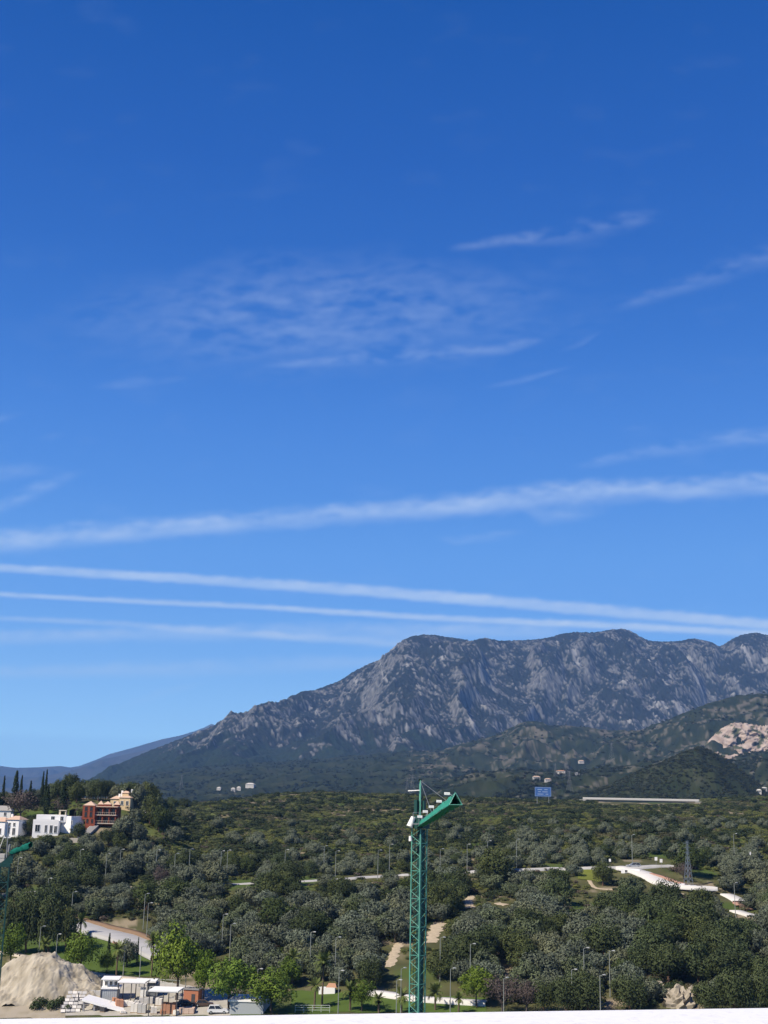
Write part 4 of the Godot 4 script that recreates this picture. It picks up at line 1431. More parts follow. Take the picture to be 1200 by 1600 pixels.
	wbox(o, "stair_tower", red, Vector3(-16 * u, 9 * u, 0.8), Vector3(18 * u, 20 * u, 7))
	wbox(o, "main_wall", red, Vector3(9 * u, -3.0, -3.0), Vector3(33 * u, 3.0 + 27 * u, 6))
	for k in 2:
		wbox(o, "balcony", mat("pale_balcony", Color(0.52, 0.44, 0.36), 0.9), Vector3(8 * u, (3 + 12 * k) * u, 1.6), Vector3(32 * u, 0.32, 4.4))
		var rl := MB.new()
		for q in 12: rl.box(Vector3((-7 + q * 2.7) * u, (3 + 12 * k) * u + 0.32, 3.65), Vector3(0.07, 0.9, 0.07))
		rl.box(Vector3(8 * u, (3 + 12 * k) * u + 1.2, 3.65), Vector3(31 * u, 0.08, 0.1))
		build(rl, "railing", mat("pale_balcony"), o)
		for q in 4: wbox(o, "column", red, Vector3((-6 + q * 9.6) * u, (3 + 12 * k) * u + 0.3, 3.2), Vector3(0.38, 12 * u - 0.3, 0.38))
		for q in 3: window(o, Vector3((-1 + q * 9.6) * u, (3 + 12 * k) * u + 0.35, 0.0), 1.9, 2.1, 0.0, "window", mat("dark_frame", Color(0.08, 0.04, 0.03), 0.7))
	wbox(o, "loggia_roof", pale_tile, Vector3(8 * u, 27 * u, 1.2), Vector3(35 * u, 0.35, 5.4))
	for q in [[-16.0, 29.0, 18.0, 0.8, 1.7], [-3.0, 27.0, 9.0, -2.5, 1.5], [8.0, 27.3, 13.0, -1.0, 1.2], [21.0, 27.0, 10.0, -3.0, 1.6]]:
		if q[2] < 17.0: wbox(o, "pavilion", red, Vector3(q[0] * u, q[1] * u, q[3]), Vector3((q[2] - 2.0) * u, 1.0, (q[2] - 2.0) * u))
		roof_hip(o, "pavilion_roof", pale_tile, Vector3(q[0] * u, q[1] * u + (1.0 if q[2] < 17.0 else 0.0), q[3]), q[2] * u, q[2] * u * (1.5 if q[2] > 17.0 else 1.0), q[4])
	for q in [-20.0, -12.5]:
		window(o, Vector3(q * u, 13 * u, 4.3), 1.0, 1.7, 0.0, "window", mat("dark_frame"))
		window(o, Vector3(q * u, 21.5 * u, 4.3), 1.0, 1.5, 0.0, "window", mat("dark_frame"))
	for q in [-17.0, -10.0]: window(o, Vector3(q * u, 1.2, 4.5), 0.8, 1.3, 0.0, "window", mat("dark_frame"))
	# covered stairway below it
	var s0 := hit(127, 1313)
	var s1 := hit(149, 1293)
	o = base("stone_stairway", s0)
	tag(o, "long grey stairway descending the slope from the red villa", "stairway")
	var dv := s1 - s0
	var side := Vector3(-dv.z, 0, dv.x).normalized()
	var ss := MB.new()
	for k in 26:
		var q := dv * (k / 26.0)
		ss.box(q + Vector3(0, -0.8, 0), Vector3(dv.length() / 26.0 + 0.05, 1.9, 2.6), Color.WHITE, Basis(dv.normalized() * Vector3(1, 0, 1), Vector3.UP, side).orthonormalized())
	tag(build(ss, "steps", slab, o), "", "", "", "stuff")
	for sgn in [-1.0, 1.0]:
		var w := MB.new()
		w.tube([side * 1.4 * sgn + Vector3(0, 0.9, 0), dv + side * 1.4 * sgn + Vector3(0, 0.9, 0)], [0.22, 0.22], 5)
		build(w, "stringer", mat("stringer_stone", Color(0.42, 0.39, 0.34), 0.9), o)
	wbox(o, "landing", mat("stringer_stone"), Vector3(-1.8, -2.5, 0.8), Vector3(4.2, 3.2, 4.0))
	# the cream villa above
	p = hit(196, 1263)
	u = -p.z / F
	o = base("cream_villa", p, -0.1)
	tag(o, "cream villa with stepped chimneys and domes behind the red villa", "house")
	wbox(o, "main_block", cream, Vector3(2 * u, -2.0, 0), Vector3(17 * u, 15 * u + 2.0, 7))
	roof_hip(o, "roof", pale_tile, Vector3(2 * u, 15 * u, 0), 19 * u, 7.6, 0.9, 6 * u)
	wbox(o, "upper_block", cream, Vector3(-1 * u, 14 * u, -2.0), Vector3(10 * u, 8 * u, 5))
	roof_hip(o, "roof", pale_tile, Vector3(-1 * u, 22 * u, -2.0), 11.5 * u, 5.6, 1.2, 2 * u)
	wbox(o, "side_block", cream, Vector3(-16 * u, -2.0, -3.0), Vector3(16 * u, 13 * u + 2.0, 6))
	roof_hip(o, "roof", pale_tile, Vector3(-16 * u, 13 * u, -3.0), 18 * u, 6.8, 1.3, 6 * u)
	var dm := MB.new()
	dm.lathe(Vector3(0, 22 * u + 0.6, -2.0), [Vector2(0.9, 0), Vector2(0.9, 0.9), Vector2(0.7, 1.4), Vector2(0.35, 1.7), Vector2(0, 1.8)], 14)
	build(dm, "dome", wall, o)
	for q in [[-9.0, 22.0], [6.0, 24.0], [-13.0, 17.0]]: wbox(o, "chimney", wall, Vector3(q[0] * u, (q[1] - 8.0) * u, -2.5), Vector3(0.8, 8 * u + 1.0, 0.8))
	for q in [[-2.0, 1.2], [6.0, 1.2], [-17.0, 1.0]]: window(o, Vector3(q[0] * u, q[1], 3.5 if q[0] > -10.0 else 0.0), 1.2, 1.6)
	# white garden wall on the slope
	p = hit(230, 1273)
	o = base("garden_wall", p, -0.25)
	tag(o, "low white garden wall on the grassy slope right of the cream villa", "wall")
	wbox(o, "wall", wall, Vector3(0, -1.0, 0), Vector3(6.6, 2.6, 0.35))
	wbox(o, "coping", mat("white_render"), Vector3(0, 1.6, 0), Vector3(6.8, 0.12, 0.5))

func hill_hit(px: float, py: float, d0 := 1250.0) -> Vector3:
	var r := ray(px, py)
	r = r / -r.z
	var d := d0
	while d < 4000.0:
		var p := EYE + r * d
		if p.y < hill(p.x, d): return Vector3(p.x, hill(p.x, d), p.z)
		d += 6.0
	return EYE + r * 2200.0

func make_far_houses() -> void:
	var wall := mat("weathered_render", Color(0.50, 0.48, 0.44), 0.9)
	var tile := mat("clay_tile")
	var k := 0
	var labels := ["white house at the mountain foot, largest of the far left group", "small white house left of the far left group's largest", "tiny white house, leftmost at the mountain foot", "white house standing alone left of the far group", "pale house with orange roof, leftmost of the hill hamlet", "pale house with clay roof in the middle of the hill hamlet", "long house with dark red roof beside the distant pylons", "bright white house right of the distant pylons", "small house at the upper edge of the hill hamlet", "white house right of the cone hill at the photo's edge", "low white house at the right edge below the terraced slope"]
	for q in [[391, 1231, 13, 6, 0], [373, 1235, 6, 5, 0], [364, 1238, 6, 5, 0], [342, 1236, 6, 4, 0], [838, 1219, 11, 4, 1], [856, 1221, 9, 4, 1], [876, 1211, 14, 4, 2], [902, 1211, 7, 3, 0], [908, 1195, 8, 4, 1], [1186, 1240, 7, 5, 0], [1194, 1236, 8, 4, 0]]:
		var p := hill_hit(q[0], q[1])
		var u := -p.z / F
		var o := base("distant_house", p, 0.2 * (k % 3 - 1))
		tag(o, labels[k], "house", "distant houses below the mountain")
		wbox(o, "wall", wall, Vector3(0, -2.0, 0), Vector3(q[2] * u, q[3] * u * 0.75 + 2.0, q[2] * u * 0.6))
		roof_hip(o, "roof", [wall, mat("pale_clay_tile"), tile][q[4]], Vector3(0, q[3] * u * 0.75, 0), q[2] * u * 1.1, q[2] * u * 0.7, q[3] * u * 0.35, q[2] * u * 0.5)
		for s in [-0.28, 0.05, 0.3]: window(o, Vector3(q[2] * u * s, q[3] * u * 0.2, q[2] * u * 0.3), 1.3, 1.6)
		k += 1

# ---------------------------------------------------------------- highway bridge and sign
func make_highway() -> void:
	var a := at(912, 1245.0, 985)
	var c := at(1092, 1250.5, 960)
	var o := base("highway_bridge", Vector3((a.x + c.x) * 0.5, ground((a.x + c.x) * 0.5, (a.z + c.z) * 0.5), (a.z + c.z) * 0.5), -atan2(c.z - a.z, c.x - a.x))
	tag(o, "long flat grey highway bridge in front of the green cone hill", "bridge")
	var y := (a.y + c.y) * 0.5 - o.position.y
	var l := Vector2(c.x - a.x, c.z - a.z).length()
	var pale := mat("bridge_concrete", Color(0.36, 0.355, 0.34), 0.9)
	wbox(o, "deck", pale, Vector3(0, y - 1.5, 0), Vector3(l, 0.7, 11))
	wbox(o, "girder", mat("girder_concrete", Color(0.26, 0.25, 0.24), 0.9), Vector3(0, y - 2.9, 0), Vector3(l - 1.0, 1.4, 7.5))
	for s in [-1, 1]: wbox(o, "parapet", mat("bridge_parapet", Color(0.46, 0.455, 0.44), 0.9), Vector3(0, y - 0.8, 5.2 * s), Vector3(l, 0.95, 0.35))
	for s in [-0.24, 0.08, 0.36]: wbox(o, "pier", mat("girder_concrete"), Vector3(l * s, -8.0, 0), Vector3(1.5, y + 5.2, 4.5))
	for s in [-1, 1]: wbox(o, "abutment", pale, Vector3(l * 0.5 * s, -6.0, 0), Vector3(5.0, y + 4.4, 11.5))
	# blue gantry sign
	var p := at(848.5, 1244.5, 880)
	var g := ground(p.x, p.z)
	o = base("road_sign", Vector3(p.x, g, p.z), 0.05)
	tag(o, "large blue highway direction sign standing on the scrub ridge", "sign")
	var u := 880.0 / F
	var yy := p.y - g
	wbox(o, "panel", mat("sign_blue", Color(0.035, 0.115, 0.34), 0.6), Vector3(0, yy, 0), Vector3(25 * u, 14 * u, 0.2))
	var rim := MB.new()
	for s in [-1, 1]: rim.box(Vector3(s * 12.1 * u, yy + 0.25, 0.12), Vector3(0.16, 14 * u - 0.5, 0.03))
	for s in [0.3, 14.0 * u - 0.45]: rim.box(Vector3(0, yy + s, 0.12), Vector3(24 * u, 0.16, 0.03))
	build(rim, "border", mat("sign_pale", Color(0.34, 0.42, 0.55), 0.7), o)
	var tx := MB.new()
	for r in [[0.70, -8.5, 7.0], [0.70, 2.0, 5.0], [0.46, -7.5, 4.0], [0.46, -1.0, 8.0], [0.22, -8.5, 9.0], [0.22, 4.0, 4.0]]: tx.box(Vector3((r[1] + r[2] * 0.5) * u, yy + r[0] * 14 * u, 0.115), Vector3(r[2] * u, 0.42, 0.03))
	build(tx, "lettering_lines", mat("sign_pale"), o)
	for s in [-9.0, 9.0]: wbox(o, "post", mat("galvanised_steel"), Vector3(s * u, -1.0, -0.35), Vector3(0.35, yy + 1.0 + 12 * u, 0.35))

# ---------------------------------------------------------------- pylons and lamps
func make_pylon(p: Vector3, h: float, w: float, m: Material, label: String, thick := 1.0) -> void:
	var o := base("power_pylon", p, 0.4)
	tag(o, label, "pylon", "lattice power pylons")
	for s in [Vector3(-1, 0, -1), Vector3(1, 0, -1), Vector3(1, 0, 1), Vector3(-1, 0, 1)]:
		var b := MB.new()
		b.tube([s * w * 0.5 + Vector3(0, -0.6, 0), s * w * 0.14 + Vector3(0, h * 0.7, 0), s * 0.08 + Vector3(0, h, 0)], [0.075 * thick, 0.06 * thick, 0.05 * thick], 4)
		build(b, "leg", m, o)
	var br := MB.new()
	var n := 9
	for k in n:
		for f in 4:
			var y0 := h * k / n
			var y1 := h * (k + 1) / n
			var a0 := lerpf(w * 0.5, w * 0.14, minf(1.0, y0 / (h * 0.7)))
			var a1 := lerpf(w * 0.5, w * 0.14, minf(1.0, y1 / (h * 0.7)))
			var r0 := Basis(Vector3.UP, f * PI / 2)
			br.tube([r0 * Vector3(-a0, y0, a0), r0 * Vector3(a1, y1, a1)], [0.035 * thick, 0.035 * thick], 4)
			br.tube([r0 * Vector3(a0, y0, a0), r0 * Vector3(-a1, y1, a1)], [0.035 * thick, 0.035 * thick], 4)
	build(br, "bracing", m, o)
	for k in 3:
		var b := MB.new()
		var y := h * (0.74 + 0.1 * k)
		b.tube([Vector3(-w * 0.62, y, 0), Vector3(0, y + 0.25 * w * 0.4, 0), Vector3(w * 0.62, y, 0)], [0.05 * thick, 0.09 * thick, 0.05 * thick], 4)
		build(b, "cross_arm", m, o)

func make_pylons() -> void:
	var blue := mat("pylon_steel", Color(0.16, 0.20, 0.24), 0.6, 0.2)
	make_pylon(hit(1076, 1386), 14.5, 2.3, blue, "dark lattice pylon standing before the tree beside the white road")
	var grey := mat("far_pylon_steel", Color(0.17, 0.18, 0.19), 0.7)
	var k := 0
	var ls := ["taller distant pylon above the hill hamlet", "shorter distant pylon left of the tall one above the hamlet", "distant pylon just right of the blue road sign", "lone distant pylon below the rocky spur, right of the hamlet", "distant pylon directly left of the crane's head", "second distant pylon left of the crane's head", "faint distant pylon at the mountain's left foot"]
	for q in [[885, 1215, 34], [868, 1216, 22], [890, 1237, 30], [956, 1194, 30], [644, 1247, 33], [636, 1248, 30], [283, 1234, 22]]:
		var p := hill_hit(q[0], q[1])
		var u := -p.z / F
		make_pylon(p, q[2] * u, q[2] * u * 0.26, grey, ls[k], 1.7)
		k += 1

const LAMPS := [[29, 1342, 0], [126, 1329, 0], [167, 1336, 0], [189, 1328, 0], [245, 1330, 0], [274, 1334, 0], [297, 1328, 0], [76, 1374, 0], [227, 1397, 0], [232, 1412, 0], [64, 1448, 1], [90, 1460, 1], [114, 1395, 0], [196, 1466, 1], [221, 1480, 1], [292, 1502, 2], [349, 1430, 0], [361, 1445, 0], [486, 1457, 0], [525, 1466, 0], [403, 1515, 2], [530, 1517, 1], [620, 1538, 2], [627, 1515, 1], [688, 1467, 0], [735, 1477, 0], [704, 1514, 1], [787, 1545, 2], [893, 1516, 1], [912, 1483, 0], [952, 1488, 0], [938, 1565, 2], [609, 1320, 0], [688, 1327, 0], [730, 1320, 0], [762, 1315, 0], [807, 1312, 0], [987, 1305, 0], [1146, 1303, 0], [1147, 1380, 0], [346, 1330, 0], [356, 1329, 0], [446, 1328, 0], [507, 1322, 0], [525, 1330, 0], [591, 1329, 0]]

func make_lamps() -> void:
	var steel := mat("lamp_post_grey", Color(0.23, 0.25, 0.23), 0.6)
	var head := mat("lamp_head_pale", Color(0.45, 0.46, 0.45), 0.5)
	for kind in 3:
		var h: float = [10.0, 9.5, 9.0][kind]
		var pm := MB.new()
		pm.tube([Vector3(0, -0.6, 0), Vector3(0, 0.4, 0), Vector3(0, h * 0.55, 0), Vector3(0, h, 0)], [0.13, 0.12, 0.095, 0.07], 7)
		var pmesh := pm.mesh()
		var am := MB.new()
		am.tube([Vector3(0, h - 0.08, 0), Vector3(0.55, h + 0.12, 0), Vector3(1.0, h + 0.16, 0)], [0.055, 0.05, 0.05], 5)
		var amesh := am.mesh()
		var hm := MB.new()
		hm.prism([Vector2(-0.15, -0.05), Vector2(0.5, -0.08), Vector2(0.6, 0.0), Vector2(0.4, 0.13), Vector2(-0.05, 0.10)], 0.34, Basis(), Vector3(0.75, h + 0.14, 0))
		var hmesh := hm.mesh()
		for q in LAMPS:
			if q[2] != kind: continue
			var p := foot(q[0], q[1], h)
			var o := base("street_lamp", p, float((q[0] * 7) % 10) * 0.12 - 0.6)
			put(pmesh, "pole", steel, o)
			put(amesh, "arm", steel, o)
			put(hmesh, "lamp_head", head, o)
			tag(o, "street lamp", "street lamp", "street lamps on the hillside")
			to_label.append([o, "tall slim grey street lamp" if kind == 0 else "slim grey street lamp", p + Vector3(0, h * 0.7, 0), "lamp"])

# ---------------------------------------------------------------- cars
func make_car(p: Vector3, turn: float, paint: Material, label: String, l := 4.6, suv := 0.0, pickup := false) -> void:
	var o := base("parked_car", p, turn)
	tag(o, label, "car")
	var w := 1.8
	var top := 1.45 + suv
	var z := 0.62 + suv * 0.5
	var lo := 0.28 + suv * 0.3
	var h := l * 0.5
	var b := MB.new()
	var bodyp := [Vector2(-h, lo + 0.1), Vector2(-h + 0.05, lo), Vector2(h - 0.1, lo), Vector2(h, lo + 0.15), Vector2(h - 0.02, z + 0.05), Vector2(h - 0.25, z + 0.17), Vector2(h * 0.42, z + 0.28), Vector2(-h * 0.62, z + 0.30), Vector2(-h + 0.1, z + 0.26), Vector2(-h, z)]
	b.prism(bodyp, w, Basis(), Vector3.ZERO)
	build(b, "body", paint, o)
	var back := -h * 0.9 if suv > 0.0 else -h * 0.72
	if pickup: back = -h * 0.05
	var g := MB.new()
	var y0 := z + 0.26
	var f0 := h * 0.46
	var f1 := h * 0.12
	var r1 := back + 0.35
	var ww := w * 0.5 - 0.03
	var wt := w * 0.5 - 0.22
	var A := [Vector3(f0, y0, -ww), Vector3(f0, y0, ww), Vector3(back, y0, ww), Vector3(back, y0, -ww)]
	var T := [Vector3(f1, top - 0.06, -wt), Vector3(f1, top - 0.06, wt), Vector3(r1, top - 0.06, wt), Vector3(r1, top - 0.06, -wt)]
	for k in 4: g.quad(A[k], A[(k + 1) % 4], T[(k + 1) % 4], T[k])
	build(g, "windows", mat("dark_glass"), o)
	var rf := MB.new()
	rf.box(Vector3((f1 + r1) * 0.5, top - 0.06, 0), Vector3(f1 - r1 + 0.1, 0.07, wt * 2.0 + 0.06))
	for k in 4: rf.tube([A[k] + Vector3(0, 0, 0.01 * signf(A[k].z)), T[k] + Vector3(0, 0, 0.01 * signf(T[k].z))], [0.05, 0.05], 5)
	for sd in [-1, 1]: rf.tube([Vector3((f0 + back) * 0.5, y0, ww * sd), Vector3((f1 + r1) * 0.5, top - 0.04, wt * sd)], [0.05, 0.05], 4)
	build(rf, "roof", paint, o)
	if pickup:
		for sd in [-1, 1]: wbox(o, "bed_side", paint, Vector3(-h * 0.52, z + 0.29, sd * (w * 0.5 - 0.06)), Vector3(h * 0.9, 0.28, 0.1))
		wbox(o, "tailgate", paint, Vector3(-h + 0.14, z + 0.27, 0), Vector3(0.1, 0.3, w - 0.2))
	for x in [-h * 0.62, h * 0.60]:
		for sd in [-1, 1]:
			var t := MB.new()
			t.tube([Vector3(0, 0, -0.11), Vector3(0, 0, 0.11)], [0.34, 0.34], 14)
			var wo := build(t, "wheel", mat("tyre_rubber", Color(0.02, 0.02, 0.02), 0.9), o)
			wo.position = Vector3(x, 0.34, sd * (w * 0.5 - 0.08))
			var rm := MB.new()
			rm.tube([Vector3(0, 0, 0.10 * sd), Vector3(0, 0, 0.125 * sd)], [0.2, 0.18], 10)
			build(rm, "rim", mat("alloy", Color(0.5, 0.5, 0.5), 0.4, 0.6), wo)
	for sd in [-1, 1]:
		wbox(o, "headlight", mat("lamp_glass", Color(0.75, 0.75, 0.72), 0.2), Vector3(h - 0.1, z - 0.06, sd * 0.66), Vector3(0.22, 0.16, 0.32))
		wbox(o, "tail_light", mat("tail_light_red", Color(0.35, 0.02, 0.02), 0.3), Vector3(-h + 0.08, z - 0.02, sd * 0.72), Vector3(0.2, 0.22, 0.26))

# ---------------------------------------------------------------- palms
func make_palm_mesh(seed_: int, len: float) -> Array:
	rng.seed = seed_
	var out := []
	for v in 4:
		var b := MB.new()
		var n := 9
		var arc: float = [0.25, 0.7, 1.15, 1.6][v]
		var pts := []
		var p := Vector3.ZERO
		var a: float = [1.15, 0.75, 0.35, -0.15][v]
		for k in n + 1:
			pts.append(p)
			p += Vector3(cos(a), sin(a), 0) * len / n
			a -= arc / n * (0.6 + 1.2 * k / n)
		b.tube(pts, [0.05, 0.048, 0.045, 0.042, 0.038, 0.034, 0.03, 0.025, 0.02, 0.012], 4, Color(0.16, 0.17, 0.06))
		for k in range(1, n + 1):
			for half in 2:
				var q: Vector3 = pts[k - 1].lerp(pts[k], 0.5 * half)
				var d: Vector3 = (pts[k] - pts[k - 1]).normalized()
				var ll := len * 0.26 * sin(PI * clampf((k + half * 0.5) / (n + 1.0), 0.12, 0.95))
				for sd in [-1.0, 1.0]:
					var t: Vector3 = q + (d * 0.6 + Vector3(0, -0.35, sd * 1.0)).normalized() * ll * rng.randf_range(0.8, 1.15)
					var wd := d * 0.085
					var col := Color(0.055, 0.085, 0.020).lerp(Color(0.14, 0.17, 0.05), rng.randf())
					b.quad(q - wd, q + wd, t + wd * 0.3, t - wd * 0.3, col)
		out.append(b.mesh())
	return out

func make_palms() -> void:
	var fr := make_palm_mesh(500, 3.0)
	var deadm := mat("palm_skirt", Color(0.20, 0.15, 0.08), 0.95)
	var labels := ["tall palm by the curved street on the left", "palm on the lawn left of the round dark tree", "slender palm between the lawn and the big green tree", "bushy palm by the footpath near the sand heap", "small palm tucked behind the fresh green trees", "tallest palm right of the fresh green trees", "short palm left of the tall one near the railing", "full low palm right of the white site wall", "low palm at the left foot of the crane mast", "palm at the right foot of the crane mast", "low palm left of the mast by the white road", "small palm just above the parapet, second right of the mast"]
	var k := 0
	for q in [[125, 1442, 1468, 1.0], [181, 1490, 1528, 0.95], [236, 1478, 1527, 1.0], [67, 1480, 1507, 0.9], [457, 1502, 1540, 0.85], [503, 1511, 1571, 1.0], [491, 1545, 1577, 0.75], [547, 1554, 1581, 0.95], [627, 1562, 1584, 0.9], [680, 1556, 1580, 0.9], [592, 1570, 1590, 0.7], [716, 1564, 1585, 0.6]]:
		var p := hit(q[0], minf(q[2], 1585.0))
		var h: float = (q[2] - q[1]) * -p.z / F
		var o := base("palm_tree", p, k * 1.3)
		tag(o, labels[k], "palm tree", "palm trees by the site and lawns")
		var t := MB.new()
		rng.seed = 520 + k
		var lean := Vector3(rng.randf_range(-0.2, 0.2), 0, rng.randf_range(-0.2, 0.2))
		var pts := []
		var rad := []
		for s in 9:
			pts.append(lean * (s / 8.0) + Vector3(0, -0.5 + (h + 0.5) * s / 8.0, 0))
			rad.append((0.30 if s == 0 else 0.21) + 0.03 * (s % 2) + (0.10 if s > 7 else 0.0))
		t.tube(pts, rad, 8, Color(0.13, 0.10, 0.07))
		build(t, "trunk", barkm, o)
		for f in 26:
			var v := (f * 3) % 4
			var m := put(fr[v], "frond", leafm, o)
			m.position = lean + Vector3(0, h + 0.05, 0)
			m.rotation = Vector3(rng.randf_range(-0.15, 0.15), TAU * f / 26.0 * 3.0 + rng.randf() * 0.3, rng.randf_range(-0.12, 0.12))
			m.scale = Vector3.ONE * q[3] * rng.randf_range(0.85, 1.1)
		var sk := MB.new()
		sk.lathe(lean + Vector3(0, h - 0.9, 0), [Vector2(0.24, 0), Vector2(0.42, 0.2), Vector2(0.40, 0.7), Vector2(0.22, 1.0)], 9)
		build(sk, "dead_skirt", deadm, o)
		k += 1

# ---------------------------------------------------------------- building yard
func canopy(px0: float, px1: float, row: float, base_row: float, depth: float, roofm: Material, label: String) -> void:
	var p := hit((px0 + px1) * 0.5, base_row)
	var u := -p.z / F
	var h := (base_row - row) * u * 0.98
	var w := (px1 - px0) * u
	var o := base("site_canopy", p, -0.06)
	tag(o, label, "canopy", "white canopies in the yard")
	wbox(o, "roof_slab", roofm, Vector3(0, h - 0.5, 0), Vector3(w, 0.28, depth))
	wbox(o, "fascia", mat("canopy_fascia", Color(0.30, 0.30, 0.31), 0.7), Vector3(0, h - 0.62, depth * 0.5 - 0.1), Vector3(w - 0.1, 0.24, 0.16))
	for x in [-0.46, 0.0, 0.46]:
		for z in [-0.44, 0.44]: wbox(o, "post", mat("canopy_post", Color(0.06, 0.06, 0.065), 0.6), Vector3(x * w, -0.4, z * depth), Vector3(0.18, h - 0.05, 0.18))

func pallet(px: float, py: float, w: float, h: float, d: float, m: Material, called: String, label: String, turn := 0.0) -> void:
	var p := hit(px, py)
	var u := -p.z / F
	var o := base(called, p, turn)
	tag(o, label, "building material", "stacks of material in the yard")
	var nx := maxi(2, int(w * u / 0.9))
	var pm := MB.new()
	pm.box(Vector3(0, -0.1, 0), Vector3(w * u, 0.24, d))
	build(pm, "pallet_base", mat("pallet_wood", Color(0.30, 0.22, 0.14), 0.95), o)
	for i in nx:
		wbox(o, "block_pile", m, Vector3((-0.5 + (i + 0.5) / nx) * w * u, 0.14, 0.05 * (i % 2)), Vector3(w * u / nx - 0.06, h * u * (1.0 if i % 2 == 0 else 0.94), d - 0.1))

func railing(a: Vector3, c: Vector3, h: float, bars: int, label: String) -> void:
	var o := base("railing", a)
	tag(o, label, "railing")
	var m := mat("rail_pale", Color(0.45, 0.50, 0.47), 0.5)
	var d := c - a
	for k in bars + 1:
		wbox(o, "post", m, d * (float(k) / bars) - Vector3(0, 0.2, 0), Vector3(0.09, h + 0.2, 0.09))
	for k in 3:
		var b := MB.new()
		var y := Vector3(0, h * (k + 1) / 3.0, 0)
		b.tube([y, d + y], [0.05, 0.05], 5)
		build(b, "rail", m, o)

func make_site() -> void:
	var white := mat("sheet_white", Color(0.80, 0.80, 0.79), 0.7)
	var grey := mat("cabin_grey", Color(0.34, 0.37, 0.39), 0.7)
	var block := mat("concrete_block", Color(0.46, 0.45, 0.43), 0.95)
	var brick := mat("brick_stack", Color(0.42, 0.22, 0.14), 0.95)
	var pale := mat("pale_stone_stack", Color(0.66, 0.63, 0.58), 0.95)
	var sand := mat("sand_heap", Color.WHITE, 0.95)
	# paved yard
	patch("yard", 96, 360, [[96, 1552], [150, 1534], [240, 1532], [360, 1552]], [[96, 1588], [360, 1588]], 50, 16, mat("yard_dust", Color(0.40, 0.38, 0.34), 0.95), 0.06, 0.35)
	# heap of pale soil
	var c := hit(40, 1588)
	c = on(c.x - 1.5, -318.0)
	var o := mound("sand_heap", c, 18.5, 11.0, 9.6, 601, sand, Color(0.25, 0.22, 0.165), Color(0.44, 0.40, 0.325))
	tag(o, "large pale heap of excavated sand beside the left crane mast", "sand heap")
	# concrete ramp and panels in front of the heap
	var r0 := hit(118, 1583)
	o = base("concrete_ramp", r0)
	tag(o, "sloping white concrete ramp at the front of the building yard", "ramp")
	var b := MB.new()
	var q0 := at(128, 1561, -r0.z) - r0
	var q1 := at(210, 1584, -r0.z) - r0
	var w := Vector3(0, 0, -7.0)
	b.quad(q0 + w, q1 + w, q1, q0)
	b.quad(q0, q1, q1 - Vector3(0, 0.45, 0), q0 - Vector3(0, 0.45, 0))
	build(b, "ramp_slab", white, o)
	for k in 5:
		var t := k / 5.0
		var pp := q0.lerp(q1, t)
		wbox(o, "ramp_pier", mat("canopy_fascia"), Vector3(pp.x + 0.4, -0.5, pp.z - 0.6), Vector3(0.4, maxf(0.3, pp.y), 0.4))
	var g0 := hit(112, 1580)
	o = base("formwork_panels", g0, 0.25)
	tag(o, "pale grid of formwork panels lying beside the sand heap", "formwork")
	for i in 4:
		for j in 6:
			var e := wbox(o, "panel", block if (i + j) % 3 else pale, Vector3(-2.0 + i * 1.1 + j * 0.3, 0.2 + j * 0.55 + 0.04 * ((i * 7 + j * 3) % 4), 1.0 - j * 1.5), Vector3(0.98, 0.10, 1.3))
			e.rotation.x = 0.32
	wbox(o, "prop_beam", mat("canopy_post"), Vector3(1.4, -0.3, -3.0), Vector3(0.25, 3.8, 0.25))
	for j in 3: wbox(o, "support", mat("canopy_fascia"), Vector3(0, -0.5, 1.0 - j * 3.0), Vector3(5.0, 0.55 + j * 1.0, 0.3))
	# cabins
	var p := hit(172, 1562)
	var u := -p.z / F
	o = base("site_cabin", p, 0.08)
	tag(o, "two-storey site cabin, grey below with a white upper deck", "cabin")
	wbox(o, "lower_cabin", grey, Vector3(0, -0.3, 0), Vector3(24 * u, 16 * u + 0.3, 5))
	wbox(o, "deck", white, Vector3(0.2, 16 * u, 0), Vector3(27 * u, 0.3, 5.6))
	wbox(o, "upper_cabin", white, Vector3(-1.0 * u, 16 * u + 0.3, -1.2), Vector3(22 * u, 10 * u, 2.6))
	wbox(o, "upper_roof", white, Vector3(0, 26.5 * u + 0.3, -0.2), Vector3(26 * u, 0.22, 5.4))
	for x in [-12.0, 12.0]: wbox(o, "post", mat("canopy_post"), Vector3(x * u, -0.3, 2.6), Vector3(0.16, 26.5 * u + 0.6, 0.16))
	for x in [-7.0, 0.0, 7.0]: window(o, Vector3(x * u, 19 * u, 0.1), 0.8, 0.9)
	for k in 8: wbox(o, "cladding_rib", mat("cabin_rib", Color(0.28, 0.31, 0.33), 0.7), Vector3((-10.5 + k * 3.0) * u, 0.1, 2.52), Vector3(0.08, 15 * u, 0.05))
	p = hit(235, 1556)
	o = base("site_cabin", p, 0.05)
	tag(o, "dark grey flat cabin with a white roof behind the canopies", "cabin")
	wbox(o, "cabin_body", mat("cabin_dark", Color(0.16, 0.17, 0.18), 0.7), Vector3(0.6, -0.3, 0), Vector3(16 * u, 20 * u, 4))
	wbox(o, "roof", white, Vector3(-1.2, 20 * u - 0.1, 0), Vector3(32 * u, 0.35, 5))
	wbox(o, "side_panel", white, Vector3(-10 * u, -0.3, 1.4), Vector3(8 * u, 14 * u, 0.15))
	window(o, Vector3(0.6, 1.2, 2.0), 1.2, 1.0)
	canopy(187, 228, 1534, 1566, 5.0, white, "long white canopy on thin dark posts behind the block stacks")
	canopy(236, 280, 1547, 1583, 6.5, white, "white canopy on dark posts nearest the green trees")
	pallet(150, 1561, 15, 12, 2.6, block, "block_stack", "grey block stack left of the two-storey cabin")
